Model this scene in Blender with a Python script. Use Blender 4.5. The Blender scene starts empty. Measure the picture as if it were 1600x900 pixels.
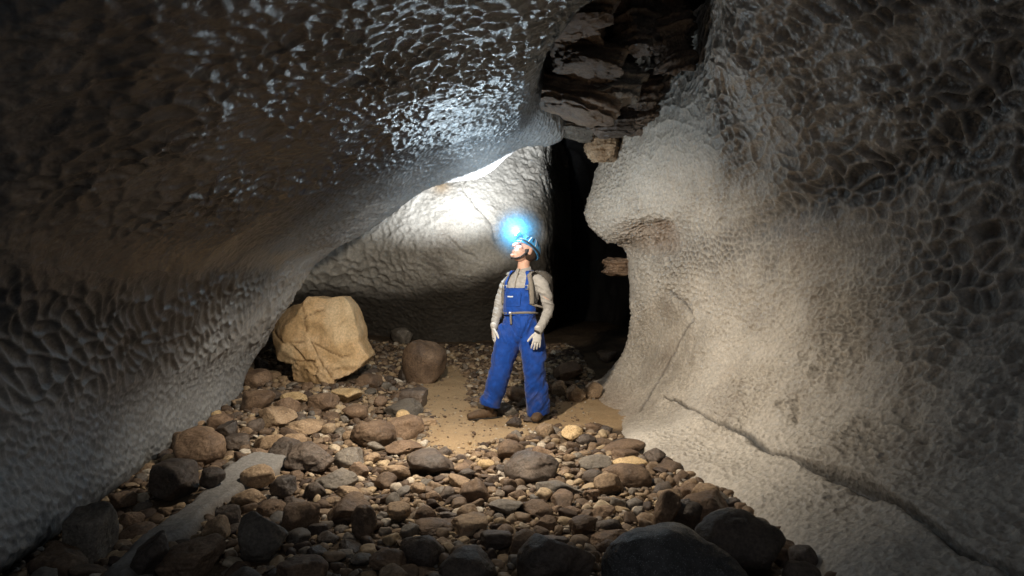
import bpy, bmesh, math, random
import numpy as np
from mathutils import Vector, Matrix
random.seed(7)
RNG = np.random.default_rng(11)
SC = bpy.context.scene
COL = SC.collection
F = 1067.0          # focal length of the photograph in its own pixels
CAMH = 1.27

# ---------------------------------------------------------------- helpers
def W(px, py, Y):
    return ((px - 800) / F * Y, Y, CAMH + (450 - py) / F * Y)

def tag(o, label=None, cat=None, group=None, kind=None):
    if label: o['label'] = label
    if cat: o['category'] = cat
    if group: o['group'] = group
    if kind: o['kind'] = kind
    return o

def empty(name, loc, rz=0.0):
    o = bpy.data.objects.new(name, None)
    o.empty_display_size = 0.1
    o.location = loc; o.rotation_euler = (0, 0, rz)
    COL.objects.link(o)
    return o

def mesh_np(name, V, Fc, mat=None, parent=None, smooth=True, link=True):
    """V (n,3) float, Fc (m,k) int with k = 3 or 4, or list of lists"""
    me = bpy.data.meshes.new(name)
    if isinstance(Fc, np.ndarray):
        k = Fc.shape[1]; m = Fc.shape[0]
        me.vertices.add(len(V)); me.vertices.foreach_set('co', np.ascontiguousarray(V, dtype=np.float32).ravel())
        me.loops.add(m * k); me.loops.foreach_set('vertex_index', np.ascontiguousarray(Fc, dtype=np.int32).ravel())
        me.polygons.add(m)
        me.polygons.foreach_set('loop_start', np.arange(0, m * k, k, dtype=np.int32))
        me.update(calc_edges=True)
    else:
        me.from_pydata([tuple(v) for v in V], [], Fc); me.update()
    if smooth:
        me.polygons.foreach_set('use_smooth', np.ones(len(me.polygons), dtype=bool))
    if mat: me.materials.append(mat)
    if not link: return me
    o = bpy.data.objects.new(name, me)
    COL.objects.link(o)
    if parent: o.parent = parent
    return o

def add_attr(me, name, vals):
    a = me.attributes.new(name, 'FLOAT', 'POINT')
    a.data.foreach_set('value', np.ascontiguousarray(vals, dtype=np.float32))

# ---- noise
def _h(ix, iy, iz, s=0):
    n = (ix.astype(np.int64) * 374761393 + iy.astype(np.int64) * 668265263 + iz.astype(np.int64) * 2147483647 + s * 974711) & 0xffffffff
    n = ((n ^ (n >> 13)) * 1274126177) & 0xffffffff
    n = (n ^ (n >> 16)) & 0xffffffff
    n = (n * 2246822519) & 0xffffffff
    n = n ^ (n >> 15)
    return (n & 0xffffff) / float(0xffffff)

def vnoise(P, scale=1.0, seed=0):
    Q = np.asarray(P, dtype=np.float64) * scale
    i = np.floor(Q).astype(np.int64); f = Q - i
    u = f * f * f * (f * (f * 6 - 15) + 10)
    r = 0
    for dx in (0, 1):
        for dy in (0, 1):
            for dz in (0, 1):
                w = (u[..., 0] if dx else 1 - u[..., 0]) * (u[..., 1] if dy else 1 - u[..., 1]) * (u[..., 2] if dz else 1 - u[..., 2])
                r = r + w * _h(i[..., 0] + dx, i[..., 1] + dy, i[..., 2] + dz, seed)
    return r * 2 - 1

def fbm(P, scale=1.0, octs=4, seed=0, gain=0.5, ridged=False):
    a = 1.0; r = 0; t = 0
    for k in range(octs):
        n = vnoise(P, scale * 2.03 ** k, seed + k * 17)
        if ridged: n = 1 - 2 * np.abs(n)
        r = r + a * n; t += a; a *= gain
    return r / t

def worley(s, t, seed=0, jit=0.85):
    """2D cells; returns F1^2, F2^2, id"""
    i = np.floor(s).astype(np.int64); j = np.floor(t).astype(np.int64)
    z = np.zeros_like(i)
    f1 = np.full(s.shape, 9.0); f2 = np.full(s.shape, 9.0); idv = np.zeros(s.shape)
    for di in (-1, 0, 1):
        for dj in (-1, 0, 1):
            a = i + di; b = j + dj
            cx = a + .5 + jit * (_h(a, b, z, seed) - .5); cy = b + .5 + jit * (_h(a, b, z + 1, seed) - .5)
            d = (s - cx) ** 2 + (t - cy) ** 2
            hid = _h(a, b, z + 2, seed)
            f2 = np.where(d < f1, f1, np.minimum(f2, d))
            idv = np.where(d < f1, hid, idv)
            f1 = np.minimum(f1, d)
    return f1, f2, idv

def sstep(a, b, x):
    t = np.clip((x - a) / (b - a), 0, 1)
    return t * t * (3 - 2 * t)

def scallop(s, t, size, seed=0, asp=1.0, P=None, warp=.35):
    """concave bowls that meet in sharp ridges, height about 0..1"""
    w1 = vnoise(P, 1 / (size * 2.2), seed + 5) * warp if P is not None else 0
    w2 = vnoise(P, 1 / (size * 2.2), seed + 9) * warp if P is not None else 0
    f1, f2, idv = worley(s / size + w1, t / (size * asp) + w2, seed)
    h = f1 * 1.0
    ridge = np.exp(-((np.sqrt(f2) - np.sqrt(f1)) / .2) ** 2)
    return np.minimum(h, 1.0) * (0.6 + .6 * idv) + .5 * ridge

# ---- lofts
def crom(p0, p1, p2, p3, t):
    return .5 * ((2 * p1) + (-p0 + p2) * t + (2 * p0 - 5 * p1 + 4 * p2 - p3) * t * t + (-p0 + 3 * p1 - 3 * p2 + p3) * t ** 3)

def refine(A, counts):
    """A (R, ...) -> subdivided along axis 0 with counts per interval"""
    out = []
    R = A.shape[0]
    for k in range(R - 1):
        p0 = A[max(k - 1, 0)]; p1 = A[k]; p2 = A[k + 1]; p3 = A[min(k + 2, R - 1)]
        n = counts[k]
        ts = np.arange(n) / n
        sh = (n,) + (1,) * p1.ndim
        out.append(crom(p0[None], p1[None], p2[None], p3[None], ts.reshape(sh)))
    out.append(A[-1:])
    return np.concatenate(out, 0)

def loft(S, res_r, res_c):
    """S (R,C,3). res_r: list of step lengths per row interval, res_c step for columns"""
    S = np.asarray(S, dtype=np.float64)
    R, C, _ = S.shape
    if np.isscalar(res_r): res_r = [res_r] * (R - 1)
    if np.isscalar(res_c): res_c = [res_c] * (C - 1)
    cr = [max(1, int(np.ceil(np.linalg.norm(S[k + 1] - S[k], axis=-1).mean() / res_r[k]))) for k in range(R - 1)]
    cc = [max(1, int(np.ceil(np.percentile(np.linalg.norm(S[:, k + 1] - S[:, k], axis=-1), 60) / res_c[k]))) for k in range(C - 1)]
    G = refine(S, cr)
    G = np.swapaxes(refine(np.swapaxes(G, 0, 1), cc), 0, 1)
    return G

def gnormals(G):
    du = np.gradient(G, axis=0); dv = np.gradient(G, axis=1)
    n = np.cross(du, dv)
    return n / (np.linalg.norm(n, axis=-1, keepdims=True) + 1e-12)

def garc(G):
    s = np.zeros(G.shape[:2]); t = np.zeros(G.shape[:2])
    s[:, 1:] = np.cumsum(np.linalg.norm(np.diff(G, axis=1), axis=-1), 1)
    t[1:] = np.cumsum(np.linalg.norm(np.diff(G, axis=0), axis=-1), 0)
    return s, t

def gfaces(n, m, flip=False):
    a = np.arange(n * m).reshape(n, m)
    q = np.stack([a[:-1, :-1], a[:-1, 1:], a[1:, 1:], a[1:, :-1]], -1).reshape(-1, 4)
    return q[:, ::-1] if flip else q

def proj(G):
    Y = np.maximum(G[..., 1], .3)
    return 800 + F * G[..., 0] / Y, 450 - F * (G[..., 2] - CAMH) / Y

def pl_dist(px, py, pts):
    """distance and 0..1 position along a polyline"""
    best = np.full(px.shape, 1e9); pos = np.zeros(px.shape)
    n = len(pts) - 1
    for k in range(n):
        (x0, y0), (x1, y1) = pts[k], pts[k + 1]
        dx, dy = x1 - x0, y1 - y0
        t = np.clip(((px - x0) * dx + (py - y0) * dy) / (dx * dx + dy * dy), 0, 1)
        d = np.hypot(px - x0 - t * dx, py - y0 - t * dy)
        pos = np.where(d < best, (k + t) / n, pos); best = np.minimum(best, d)
    return best, pos

# ---- materials
class NT:
    def __init__(s, mat):
        s.t = mat.node_tree; s.n = s.t.nodes; s.l = s.t.links
    def new(s, typ, **kw):
        n = s.n.new(typ)
        for k, v in kw.items():
            if hasattr(n, k): setattr(n, k, v)
            else: n.inputs[k.replace('_', ' ')].default_value = v
        return n
    def link(s, a, b): s.l.new(a, b)

def rock_mat(name, colors, rough=(.55, .85), scale=2.0, bump=.6, fine=60, spec=.5, rand=0.0, attr=None, spots=None, obj_coords=False, dist=.02, speck=0, pits=None, wet=False):
    """colours: list of (pos, rgb) driven by layered noise"""
    m = bpy.data.materials.new(name); m.use_nodes = True
    t = NT(m); b = t.n['Principled BSDF']
    tc = t.new('ShaderNodeTexCoord')
    co = tc.outputs['Object']
    if rand:
        oi = t.new('ShaderNodeObjectInfo')
        va = t.new('ShaderNodeVectorMath', operation='ADD'); 
        cmb = t.new('ShaderNodeCombineXYZ')
        ml = t.new('ShaderNodeMath', operation='MULTIPLY'); ml.inputs[1].default_value = 37.0
        t.link(oi.outputs['Random'], ml.inputs[0])
        for k in range(3): t.link(ml.outputs[0], cmb.inputs[k])
        t.link(co, va.inputs[0]); t.link(cmb.outputs[0], va.inputs[1]); co = va.outputs[0]
    n1 = t.new('ShaderNodeTexNoise'); n1.inputs['Scale'].default_value = scale; n1.inputs['Detail'].default_value = 8; n1.inputs['Roughness'].default_value = .62
    t.link(co, n1.inputs['Vector'])
    r = t.new('ShaderNodeValToRGB')
    e = r.color_ramp.elements
    while len(e) < len(colors): e.new(.5)
    for k, (p, c) in enumerate(colors):
        e[k].position = p; e[k].color = (*c, 1)
    t.link(n1.outputs['Fac'], r.inputs[0])
    col = r.outputs[0]
    # fine mottling
    n2 = t.new('ShaderNodeTexNoise'); n2.inputs['Scale'].default_value = fine; n2.inputs['Detail'].default_value = 6; n2.inputs['Roughness'].default_value = .7
    t.link(co, n2.inputs['Vector'])
    mr = t.new('ShaderNodeMapRange'); mr.inputs['From Min'].default_value = .3; mr.inputs['From Max'].default_value = .7
    mr.inputs['To Min'].default_value = .50 if rand else .66; mr.inputs['To Max'].default_value = 1.45 if rand else 1.25
    t.link(n2.outputs['Fac'], mr.inputs['Value'])
    mx = t.new('ShaderNodeMix', data_type='RGBA', blend_type='MULTIPLY'); mx.inputs['Factor'].default_value = 1
    t.link(col, mx.inputs['A']); t.link(mr.outputs[0], mx.inputs['B']); col = mx.outputs['Result']
    if rand:
        m2 = t.new('ShaderNodeMapRange'); m2.inputs['To Min'].default_value = 1 - rand; m2.inputs['To Max'].default_value = 1 + rand
        t.link(oi.outputs['Random'], m2.inputs['Value'])
        hs = t.new('ShaderNodeHueSaturation'); hs.inputs['Saturation'].default_value = 1
        t.link(m2.outputs[0], hs.inputs['Value']); t.link(col, hs.inputs['Color']); col = hs.outputs[0]
    if attr:
        for (an, c) in attr:
            at = t.new('ShaderNodeAttribute', attribute_name=an)
            mx = t.new('ShaderNodeMix', data_type='RGBA'); t.link(at.outputs['Fac'], mx.inputs['Factor'])
            t.link(col, mx.inputs['A'])
            mm = t.new('ShaderNodeMix', data_type='RGBA', blend_type='MULTIPLY'); mm.inputs['Factor'].default_value = 1
            mm.inputs['A'].default_value = (*c, 1); t.link(mr.outputs[0], mm.inputs['B'])
            t.link(mm.outputs['Result'], mx.inputs['B']); col = mx.outputs['Result']
    if speck:
        v = t.new('ShaderNodeTexVoronoi'); v.inputs['Scale'].default_value = speck
        t.link(co, v.inputs['Vector'])
        sr = t.new('ShaderNodeMapRange'); sr.inputs['From Min'].default_value = .05; sr.inputs['From Max'].default_value = .28
        sr.inputs['To Min'].default_value = 1; sr.inputs['To Max'].default_value = 0
        t.link(v.outputs['Distance'], sr.inputs['Value'])
        mx = t.new('ShaderNodeMix', data_type='RGBA'); t.link(sr.outputs[0], mx.inputs['Factor'])
        t.link(col, mx.inputs['A']); mx.inputs['B'].default_value = (.32, .33, .35, 1); col = mx.outputs['Result']
    t.link(col, b.inputs['Base Color'])
    rr = t.new('ShaderNodeMapRange'); rr.inputs['From Min'].default_value = .35; rr.inputs['From Max'].default_value = .65
    rr.inputs['To Min'].default_value = rough[0]; rr.inputs['To Max'].default_value = rough[1]
    t.link(n1.outputs['Fac'], rr.inputs['Value'])
    if wet:
        wa = t.new('ShaderNodeAttribute', attribute_name='wet'); wm = t.new('ShaderNodeMix', data_type='FLOAT')
        t.link(wa.outputs['Fac'], wm.inputs['Factor']); t.link(rr.outputs[0], wm.inputs['A']); wm.inputs['B'].default_value = .24
        t.link(wm.outputs['Result'], b.inputs['Roughness'])
    else: t.link(rr.outputs[0], b.inputs['Roughness'])
    b.inputs['Specular IOR Level'].default_value = spec
    # bump
    n3 = t.new('ShaderNodeTexNoise'); n3.inputs['Scale'].default_value = fine * .45; n3.inputs['Detail'].default_value = 10; n3.inputs['Roughness'].default_value = .68
    t.link(co, n3.inputs['Vector'])
    bp = t.new('ShaderNodeBump'); bp.inputs['Strength'].default_value = bump; bp.inputs['Distance'].default_value = dist
    t.link(n3.outputs['Fac'], bp.inputs['Height']); nrm = bp.outputs[0]
    for (sc, dd, stg) in (pits or ()):
        nd = t.new('ShaderNodeTexNoise'); nd.inputs['Scale'].default_value = sc * .4; nd.inputs['Detail'].default_value = 3
        t.link(co, nd.inputs['Vector'])
        ma = t.new('ShaderNodeVectorMath', operation='MULTIPLY_ADD'); ma.inputs[1].default_value = (.6 / sc,) * 3
        t.link(nd.outputs['Color'], ma.inputs[0]); t.link(co, ma.inputs[2])
        v = t.new('ShaderNodeTexVoronoi', feature='SMOOTH_F1'); v.inputs['Scale'].default_value = sc; v.inputs['Smoothness'].default_value = .25
        t.link(ma.outputs[0], v.inputs['Vector'])
        b2 = t.new('ShaderNodeBump'); b2.inputs['Strength'].default_value = stg; b2.inputs['Distance'].default_value = dd
        t.link(v.outputs['Distance'], b2.inputs['Height']); t.link(nrm, b2.inputs['Normal']); nrm = b2.outputs[0]
    t.link(nrm, b.inputs['Normal'])
    return m

def plain_mat(name, col, rough=.6, spec=.4, var=.12, scale=30, bump=0, metal=0, sheen=0, emis=None, estr=0, dirt=None):
    m = bpy.data.materials.new(name); m.use_nodes = True
    t = NT(m); b = t.n['Principled BSDF']
    tc = t.new('ShaderNodeTexCoord')
    n = t.new('ShaderNodeTexNoise'); n.inputs['Scale'].default_value = scale; n.inputs['Detail'].default_value = 5
    t.link(tc.outputs['Object'], n.inputs['Vector'])
    mr = t.new('ShaderNodeMapRange'); mr.inputs['From Min'].default_value = .3; mr.inputs['From Max'].default_value = .7
    mr.inputs['To Min'].default_value = 1 - var; mr.inputs['To Max'].default_value = 1 + var
    t.link(n.outputs['Fac'], mr.inputs['Value'])
    mx = t.new('ShaderNodeMix', data_type='RGBA', blend_type='MULTIPLY'); mx.inputs['Factor'].default_value = 1
    mx.inputs['A'].default_value = (*col, 1); t.link(mr.outputs[0], mx.inputs['B'])
    out = mx.outputs['Result']
    if dirt:
        da = t.new('ShaderNodeAttribute', attribute_name='dirt'); dm = t.new('ShaderNodeMix', data_type='RGBA')
        t.link(da.outputs['Fac'], dm.inputs['Factor']); t.link(out, dm.inputs['A']); dm.inputs['B'].default_value = (*dirt, 1); out = dm.outputs['Result']
    t.link(out, b.inputs['Base Color'])
    b.inputs['Roughness'].default_value = rough; b.inputs['Specular IOR Level'].default_value = spec; b.inputs['Metallic'].default_value = metal
    if sheen: b.inputs['Sheen Weight'].default_value = sheen
    if bump:
        bp = t.new('ShaderNodeBump'); bp.inputs['Strength'].default_value = bump; bp.inputs['Distance'].default_value = .01
        t.link(n.outputs['Fac'], bp.inputs['Height']); t.link(bp.outputs[0], b.inputs['Normal'])
    if emis:
        b.inputs['Emission Color'].default_value = (*emis, 1); b.inputs['Emission Strength'].default_value = estr
    return m
# ================================================================ CAVE SHELL
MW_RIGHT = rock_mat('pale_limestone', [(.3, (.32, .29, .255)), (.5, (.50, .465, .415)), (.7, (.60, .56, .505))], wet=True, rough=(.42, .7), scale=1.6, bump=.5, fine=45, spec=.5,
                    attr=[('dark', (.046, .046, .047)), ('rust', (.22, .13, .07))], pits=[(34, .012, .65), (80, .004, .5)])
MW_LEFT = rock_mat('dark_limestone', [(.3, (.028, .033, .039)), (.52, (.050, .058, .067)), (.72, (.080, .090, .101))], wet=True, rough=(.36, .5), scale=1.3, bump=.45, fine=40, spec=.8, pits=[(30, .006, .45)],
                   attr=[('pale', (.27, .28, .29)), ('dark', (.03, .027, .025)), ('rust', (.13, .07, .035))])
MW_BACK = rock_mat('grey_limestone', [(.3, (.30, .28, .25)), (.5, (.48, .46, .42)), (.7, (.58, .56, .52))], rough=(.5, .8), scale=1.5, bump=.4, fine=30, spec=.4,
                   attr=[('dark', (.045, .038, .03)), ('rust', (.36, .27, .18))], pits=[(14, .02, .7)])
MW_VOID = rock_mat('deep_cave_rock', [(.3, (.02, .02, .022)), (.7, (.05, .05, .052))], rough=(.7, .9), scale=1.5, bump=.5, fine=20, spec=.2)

def build_surface(name, G, mat, disp, flip=False, attrs=None, kindlabel=None):
    n = gnormals(G)
    if flip: n = -n
    G2 = G + n * disp[..., None]
    o = mesh_np(name, G2.reshape(-1, 3), gfaces(G.shape[0], G.shape[1], flip), mat)
    for k, v in (attrs or {}).items(): add_attr(o.data, k, v.ravel())
    tag(o, kindlabel, 'cave rock', kind='structure')
    return o

# ---------------- left wall and ceiling: one great sloping rock
def left_sections():
    Yl = [-4, -1.5, .5, 1.8, 3.0, 4.2, 5.5, 6.4, 7.0]
    # profile in (x, z): foot ... ceiling ... up into the fissure
    near = [(-2.9, -.45), (-2.55, -.12), (-2.25, .08), (-2.36, .5), (-2.33, .95), (-2.05, 1.36), (-1.62, 1.78), (-1.05, 2.16), (-.5, 2.44), (.05, 2.64), (.55, 2.78), (1.0, 3.0), (1.15, 3.4)]
    far = [(-3.4, -.4), (-3.1, -.2), (-2.87, .02), (-2.72, .45), (-2.36, .94), (-2.14, 1.33), (-1.89, 1.65), (-1.27, 1.98), (-.77, 2.32), (-.30, 2.42), (.12, 2.69), (.50, 2.82), (.62, 3.3)]
    near = np.array(near); far = np.array(far)
    S = []
    for Y in Yl:
        k = 0 if Y <= 3.0 else ((Y - 3.0) / 4.0)
        P = near * (1 - k) + far * k
        if Y < 3: # widen a little behind the lens
            P = P + np.array([[-.12 * (3 - Y) / 3, .03 * (3 - Y)]])
        if 3.5 < Y < 6.9:
            w = math.sin((Y - 3.5) / 3.4 * math.pi)
            w = w ** .5
            for q_, tgt in ((9, (-.12, 2.66)), (10, (.12, 2.80)), (11, (.20, 3.08)), (12, (.26, 3.55))):
                P[q_] = P[q_] * (1 - w) + np.array(tgt) * w
        S.append([(p[0], Y, p[1]) for p in P])
    # roll over the far lip
    c = far
    out = np.array([(-.9, -.1), (-.9, 0), (-.9, .1), (-.9, .25), (-.75, .5), (-.6, .65), (-.5, .8), (-.4, .9), (-.3, .95), (-.25, .95), (-.2, .8), (-.1, .6), (0, .4)])
    for f, Y in ((.06, 7.13), (.22, 7.2), (.6, 7.22), (1.3, 7.1)):
        S.append([(p[0] + o[0] * f, Y, p[1] + o[1] * f) for p, o in zip(c, out)])
    return S
G = loft(left_sections(), [.09, .05, .02, .013, .011, .012, .012, .012, .012, .015, .03, .06], [.05, .04, .013] + [.012] * 9 + [.03])
s, t = garc(G)
# rough frame of the great undulations
big = fbm(G, .9, 3, 3) * .07 + fbm(G, 2.3, 3, 8) * .03
gx, gz, gy = G[..., 0], G[..., 2], G[..., 1]
px, py = proj(G)
ceil = sstep(1.15, 1.6, gz + .1 * fbm(G, 1.2, 2, 4))
midw = sstep(.55, .75, gz) * (1 - sstep(1.25, 1.6, gz))
s1 = scallop(s + .45 * t, t, .058, 1, 1.0, G)
s2 = scallop(s - .3 * t, t, .085, 2, 1.3, G, .6)
s3 = scallop(s, t, .16, 3, .9, G, .4)
s4 = scallop(s + .7 * t, t - .3 * s, .085, 4, 2.6, G, .7)
rng = np.clip((6.3 - gy) / 3.2, 0, 1)                      # nearer scallops are larger
fade = sstep(-.4, .35, fbm(G, 1.1, 3, 41) + .25)
ce = s1 * .014 * (1 - rng) + s2 * .032 * rng * (.5 + .6 * sstep(-.3, .3, fbm(G, 1.9, 3, 640)))
ce = ce * (1 - .75 * sstep(3.4, 2.2, gy)) + s3 * .010 * sstep(3.2, 2.2, gy)
ce = ce * (.35 + .65 * sstep(-2.1, -1.2, gx + .1 * gy))
low = s1 * .017
mid = s4 * .034 * (.35 + .65 * fade)
smooth_band = np.exp(-((gz - (1.32 + .03 * gy)) / .13) ** 2)
disp = big + (low * (1 - midw) * (1 - ceil) + mid * midw + ce * ceil) * (1 - .75 * smooth_band) + fbm(G, 16, 3, 12) * .004
disp += .03 * np.clip(fbm(G, 4, 3, 21), 0, 1) * midw
# keep the surface's scallops clear where it sinks in the floor
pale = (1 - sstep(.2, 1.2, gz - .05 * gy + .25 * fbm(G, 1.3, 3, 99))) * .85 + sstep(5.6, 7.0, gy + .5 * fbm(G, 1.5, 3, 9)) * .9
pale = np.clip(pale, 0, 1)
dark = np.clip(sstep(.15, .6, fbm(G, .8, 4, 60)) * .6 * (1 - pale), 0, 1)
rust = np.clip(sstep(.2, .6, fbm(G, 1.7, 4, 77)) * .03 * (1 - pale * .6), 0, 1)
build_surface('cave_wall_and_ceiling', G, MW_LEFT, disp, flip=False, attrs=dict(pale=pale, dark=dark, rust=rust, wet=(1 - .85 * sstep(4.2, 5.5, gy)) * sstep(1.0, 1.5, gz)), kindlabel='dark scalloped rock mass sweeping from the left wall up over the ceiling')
LEFTG = G

# ---------------- right wall
def right_sections():
    T = {
     3.0: [(1.1, -.3), (1.38, .05), (1.8, .25), (2.2, .6), (2.5, 1.05), (2.6, 1.45), (2.52, 1.8), (2.4, 2.15), (2.1, 2.5), (1.75, 2.8), (1.4, 3.0), (1.2, 3.4)],
     4.2: [(1.0, -.3), (1.3, .05), (1.65, .2), (2.05, .55), (2.33, 1.05), (2.4, 1.4), (2.3, 1.7), (2.2, 1.95), (1.98, 2.3), (1.65, 2.7), (1.42, 3.0), (1.3, 3.5)],
     5.5: [(.7, -.3), (1.0, .02), (1.38, .16), (1.75, .5), (1.97, .95), (2.0, 1.35), (1.9, 1.62), (1.83, 1.85), (1.72, 2.15), (1.6, 2.5), (1.52, 2.9), (1.55, 3.6)],
     6.6: [(.65, -.3), (.98, .0), (1.3, .14), (1.58, .45), (1.72, .9), (1.72, 1.3), (1.64, 1.56), (1.6, 1.78), (1.45, 2.1), (1.36, 2.45), (1.3, 2.85), (1.3, 3.6)],
     7.3: [(.6, -.3), (.95, .0), (1.22, .14), (1.45, .45), (1.57, .85), (1.55, 1.2), (1.5, 1.5), (1.47, 1.66), (1.2, 1.9), (1.15, 2.3), (1.17, 2.75), (1.25, 3.6)],
     8.0: [(.5, -.3), (.88, .08), (1.12, .2), (1.33, .5), (1.42, .85), (1.40, 1.15), (1.38, 1.42), (1.32, 1.68), (1.02, 1.93), (.90, 2.13), (.97, 2.5), (1.15, 3.3)],
    }
    S = []
    for Y in (-4, -1.5, .8, 2.0):
        P = np.array(T[3.0]) + np.array([(.12 * (3 - Y) / 3, .03 * (3 - Y))]) * np.array([[1, 1]])
        P[:3] = np.array(T[3.0])[:3]
        S.append([(p[0], Y, p[1]) for p in P])
    for Y in sorted(T): S.append([(p[0], Y, p[1]) for p in T[Y]])
    far = np.array(T[8.0])
    for f, Y in ((.05, 8.14), (.2, 8.24), (.6, 8.28), (1.5, 8.2)):
        S.append([(p[0] + f * 1.0, Y + (.6 if k < 3 else 0) * f, p[1]) for k, p in enumerate(far)])
    return S
G = loft(right_sections(), [.09, .05, .03, .014, .011, .009, .009, .009, .009, .0105, .012, .02, .05], [.05] + [.009] * 10 + [.03])
s, t = garc(G)
gx, gz, gy = G[..., 0], G[..., 2], G[..., 1]
px, py = proj(G)
big = fbm(G, .9, 3, 103) * .05 + fbm(G, 2.4, 3, 108) * .03
a1 = scallop(s + .3 * t, t, .044, 11, 1.15, G, .5)
a2 = scallop(s, t, .058, 12, 1.1, G, .4)
a3 = scallop(s, t + .25 * s, .10, 13, 1.25, G, .75)
a4 = scallop(s, t - .3 * s, .15, 14, .75, G, .8)
u = gz * .55 + (6.6 - gy) * .30 + .42 * fbm(G, 1.3, 3, 55)     # 0 fine .. 2 coarse
w1 = 1 - sstep(.15, .65, u); w3 = sstep(1.0, 1.7, u) * (1 - sstep(2.0, 2.6, u)); w4 = sstep(2.0, 2.6, u)
w2 = np.clip(1 - w1 - w3 - w4, 0, 1)
ampn = .42 + .7 * sstep(-.35, .3, fbm(G, 2.1, 4, 66))
disp = (a1 * .026 * w1 + a2 * .040 * w2 + a3 * .042 * w3 + a4 * .046 * w4) * ampn
hollow = np.clip(1 - (a1 * w1 + a2 * w2 + a3 * w3 + a4 * w4) * 1.6, 0, 1)
# smooth hollow in the middle of the wall, shallow pits elsewhere
hol = np.exp(-(((px - 1310) / 150) ** 2 + ((py - 375) / 60) ** 2))
disp *= (1 - .9 * hol)
floorm = 1 - sstep(.05, .3, gz)
disp *= (1 - .45 * floorm)
pit = scallop(s, t, .16, 31, 2.0, G, .6)
pitm = sstep(.28, .5, fbm(G, 2.2, 3, 90)) * sstep(.35, .6, gz) * (1 - sstep(1.7, 2.0, gz))
disp -= pitm * (1.2 - pit) * .02
# the long crack with the step below it
c1 = [(1035, 622), (1060, 628), (1110, 655), (1165, 676), (1200, 702), (1235, 712), (1275, 732), (1330, 752), (1385, 778), (1440, 812), (1500, 862), (1600, 905), (1750, 950)]
wob = fbm(G, 9, 2, 33) * 4
d, pos = pl_dist(px, py + wob, c1)
wid = (1.5 + 1.6 * pos + 6.0 * np.exp(-((pos - .58) / .09) ** 2) + 3.5 * np.exp(-((pos - .27) / .05) ** 2) + 1.2 * fbm(G, 5, 2, 37)) * np.clip(4.5 / np.maximum(gy, 1), .6, 1.6)
wid = np.maximum(wid, .8)
crackd = np.exp(-(d / wid) ** 2)
disp = disp * (1 - crackd) - crackd * (.045 + .055 * np.exp(-((pos - .62) / .2) ** 2))
sgn = np.sign((px - 1035) * 0 + (np.interp(px, [c[0] for c in c1], [c[1] for c in c1]) - py))
disp += np.where(sgn > 0, .022, 0) * np.exp(-(d / 26.) ** 1.5) * (1 - crackd) * sstep(1150, 1300, px)
c2 = [(1000, 640), (1030, 590), (1062, 530), (1078, 500), (1070, 478), (1045, 455)]
d2, p2 = pl_dist(px + wob * .7, py, c2)
disp -= np.exp(-(d2 / (1.2 + 4 * sstep(.55, .75, p2))) ** 2) * (.012 + .022 * sstep(.5, .8, p2))
c3 = [(1078, 500), (1060, 470), (1100, 492), (1150, 500), (1190, 520), (1240, 560)]
d3, p3 = pl_dist(px, py + wob * 1.5, c3)
disp -= np.exp(-(d3 / 5.0) ** 2) * .03 * sstep(-.2, .3, fbm(G, 6, 2, 71))
# groove that rises from the ledge towards the top right of the photograph
c4 = [(1060, 400), (1150, 385), (1215, 345), (1300, 300), (1500, 230), (1600, 60)]
d4, p4 = pl_dist(px, py, c4)
disp -= np.exp(-(d4 / 26.0) ** 2) * .05 * np.clip(p4 * 4, 0, 1)
# chipped hollow under the nose
hx = np.exp(-(((px - 1008) / 46) ** 4 + ((py - 372) / 25) ** 4))
disp -= hx * (.13 + .05 * fbm(G, 6, 3, 19)) * (gy > 6.3)
# small holes
for (hx_, hy_, a, b, dep) in ((1240, 640, 7, 20, .05), (1222, 635, 4, 8, .03), (1080, 535, 3, 9, .025), (1094, 555, 3, 8, .02), (1075, 575, 2.5, 9, .02), (1124, 568, 3, 8, .02),
                              (1280, 570, 11, 16, .04), (1305, 600, 10, 12, .04), (1260, 555, 10, 14, .035), (1430, 660, 16, 14, .05), (1450, 690, 12, 10, .04), (1340, 560, 12, 22, .04)):
    disp -= np.exp(-(((px - hx_ + wob) / a) ** 2 + ((py - hy_) / b) ** 2) ** 1.5) * dep
disp += big + fbm(G, 18, 3, 112) * .0035
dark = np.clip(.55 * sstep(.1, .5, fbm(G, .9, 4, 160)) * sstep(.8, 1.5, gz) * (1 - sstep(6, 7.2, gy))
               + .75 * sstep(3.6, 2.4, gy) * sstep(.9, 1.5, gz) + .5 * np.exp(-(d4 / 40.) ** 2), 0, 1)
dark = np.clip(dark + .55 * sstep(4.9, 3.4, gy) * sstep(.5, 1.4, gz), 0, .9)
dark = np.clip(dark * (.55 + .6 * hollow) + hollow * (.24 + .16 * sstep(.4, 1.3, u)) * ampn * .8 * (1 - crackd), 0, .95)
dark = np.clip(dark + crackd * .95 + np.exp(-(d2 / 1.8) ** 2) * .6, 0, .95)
rust = np.clip(sstep(.25, .6, fbm(G, 2.0, 4, 177)) * .15 + hx * .5 + sstep(.3, .0, gz) * sstep(6, 7.5, gy) * .4, 0, 1)  # rust blotches, plus painted shading in the hollow under the nose
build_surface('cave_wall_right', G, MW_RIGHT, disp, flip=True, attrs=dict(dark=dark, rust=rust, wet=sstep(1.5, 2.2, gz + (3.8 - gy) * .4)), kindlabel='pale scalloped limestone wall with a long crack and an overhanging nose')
RIGHTG = G

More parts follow.
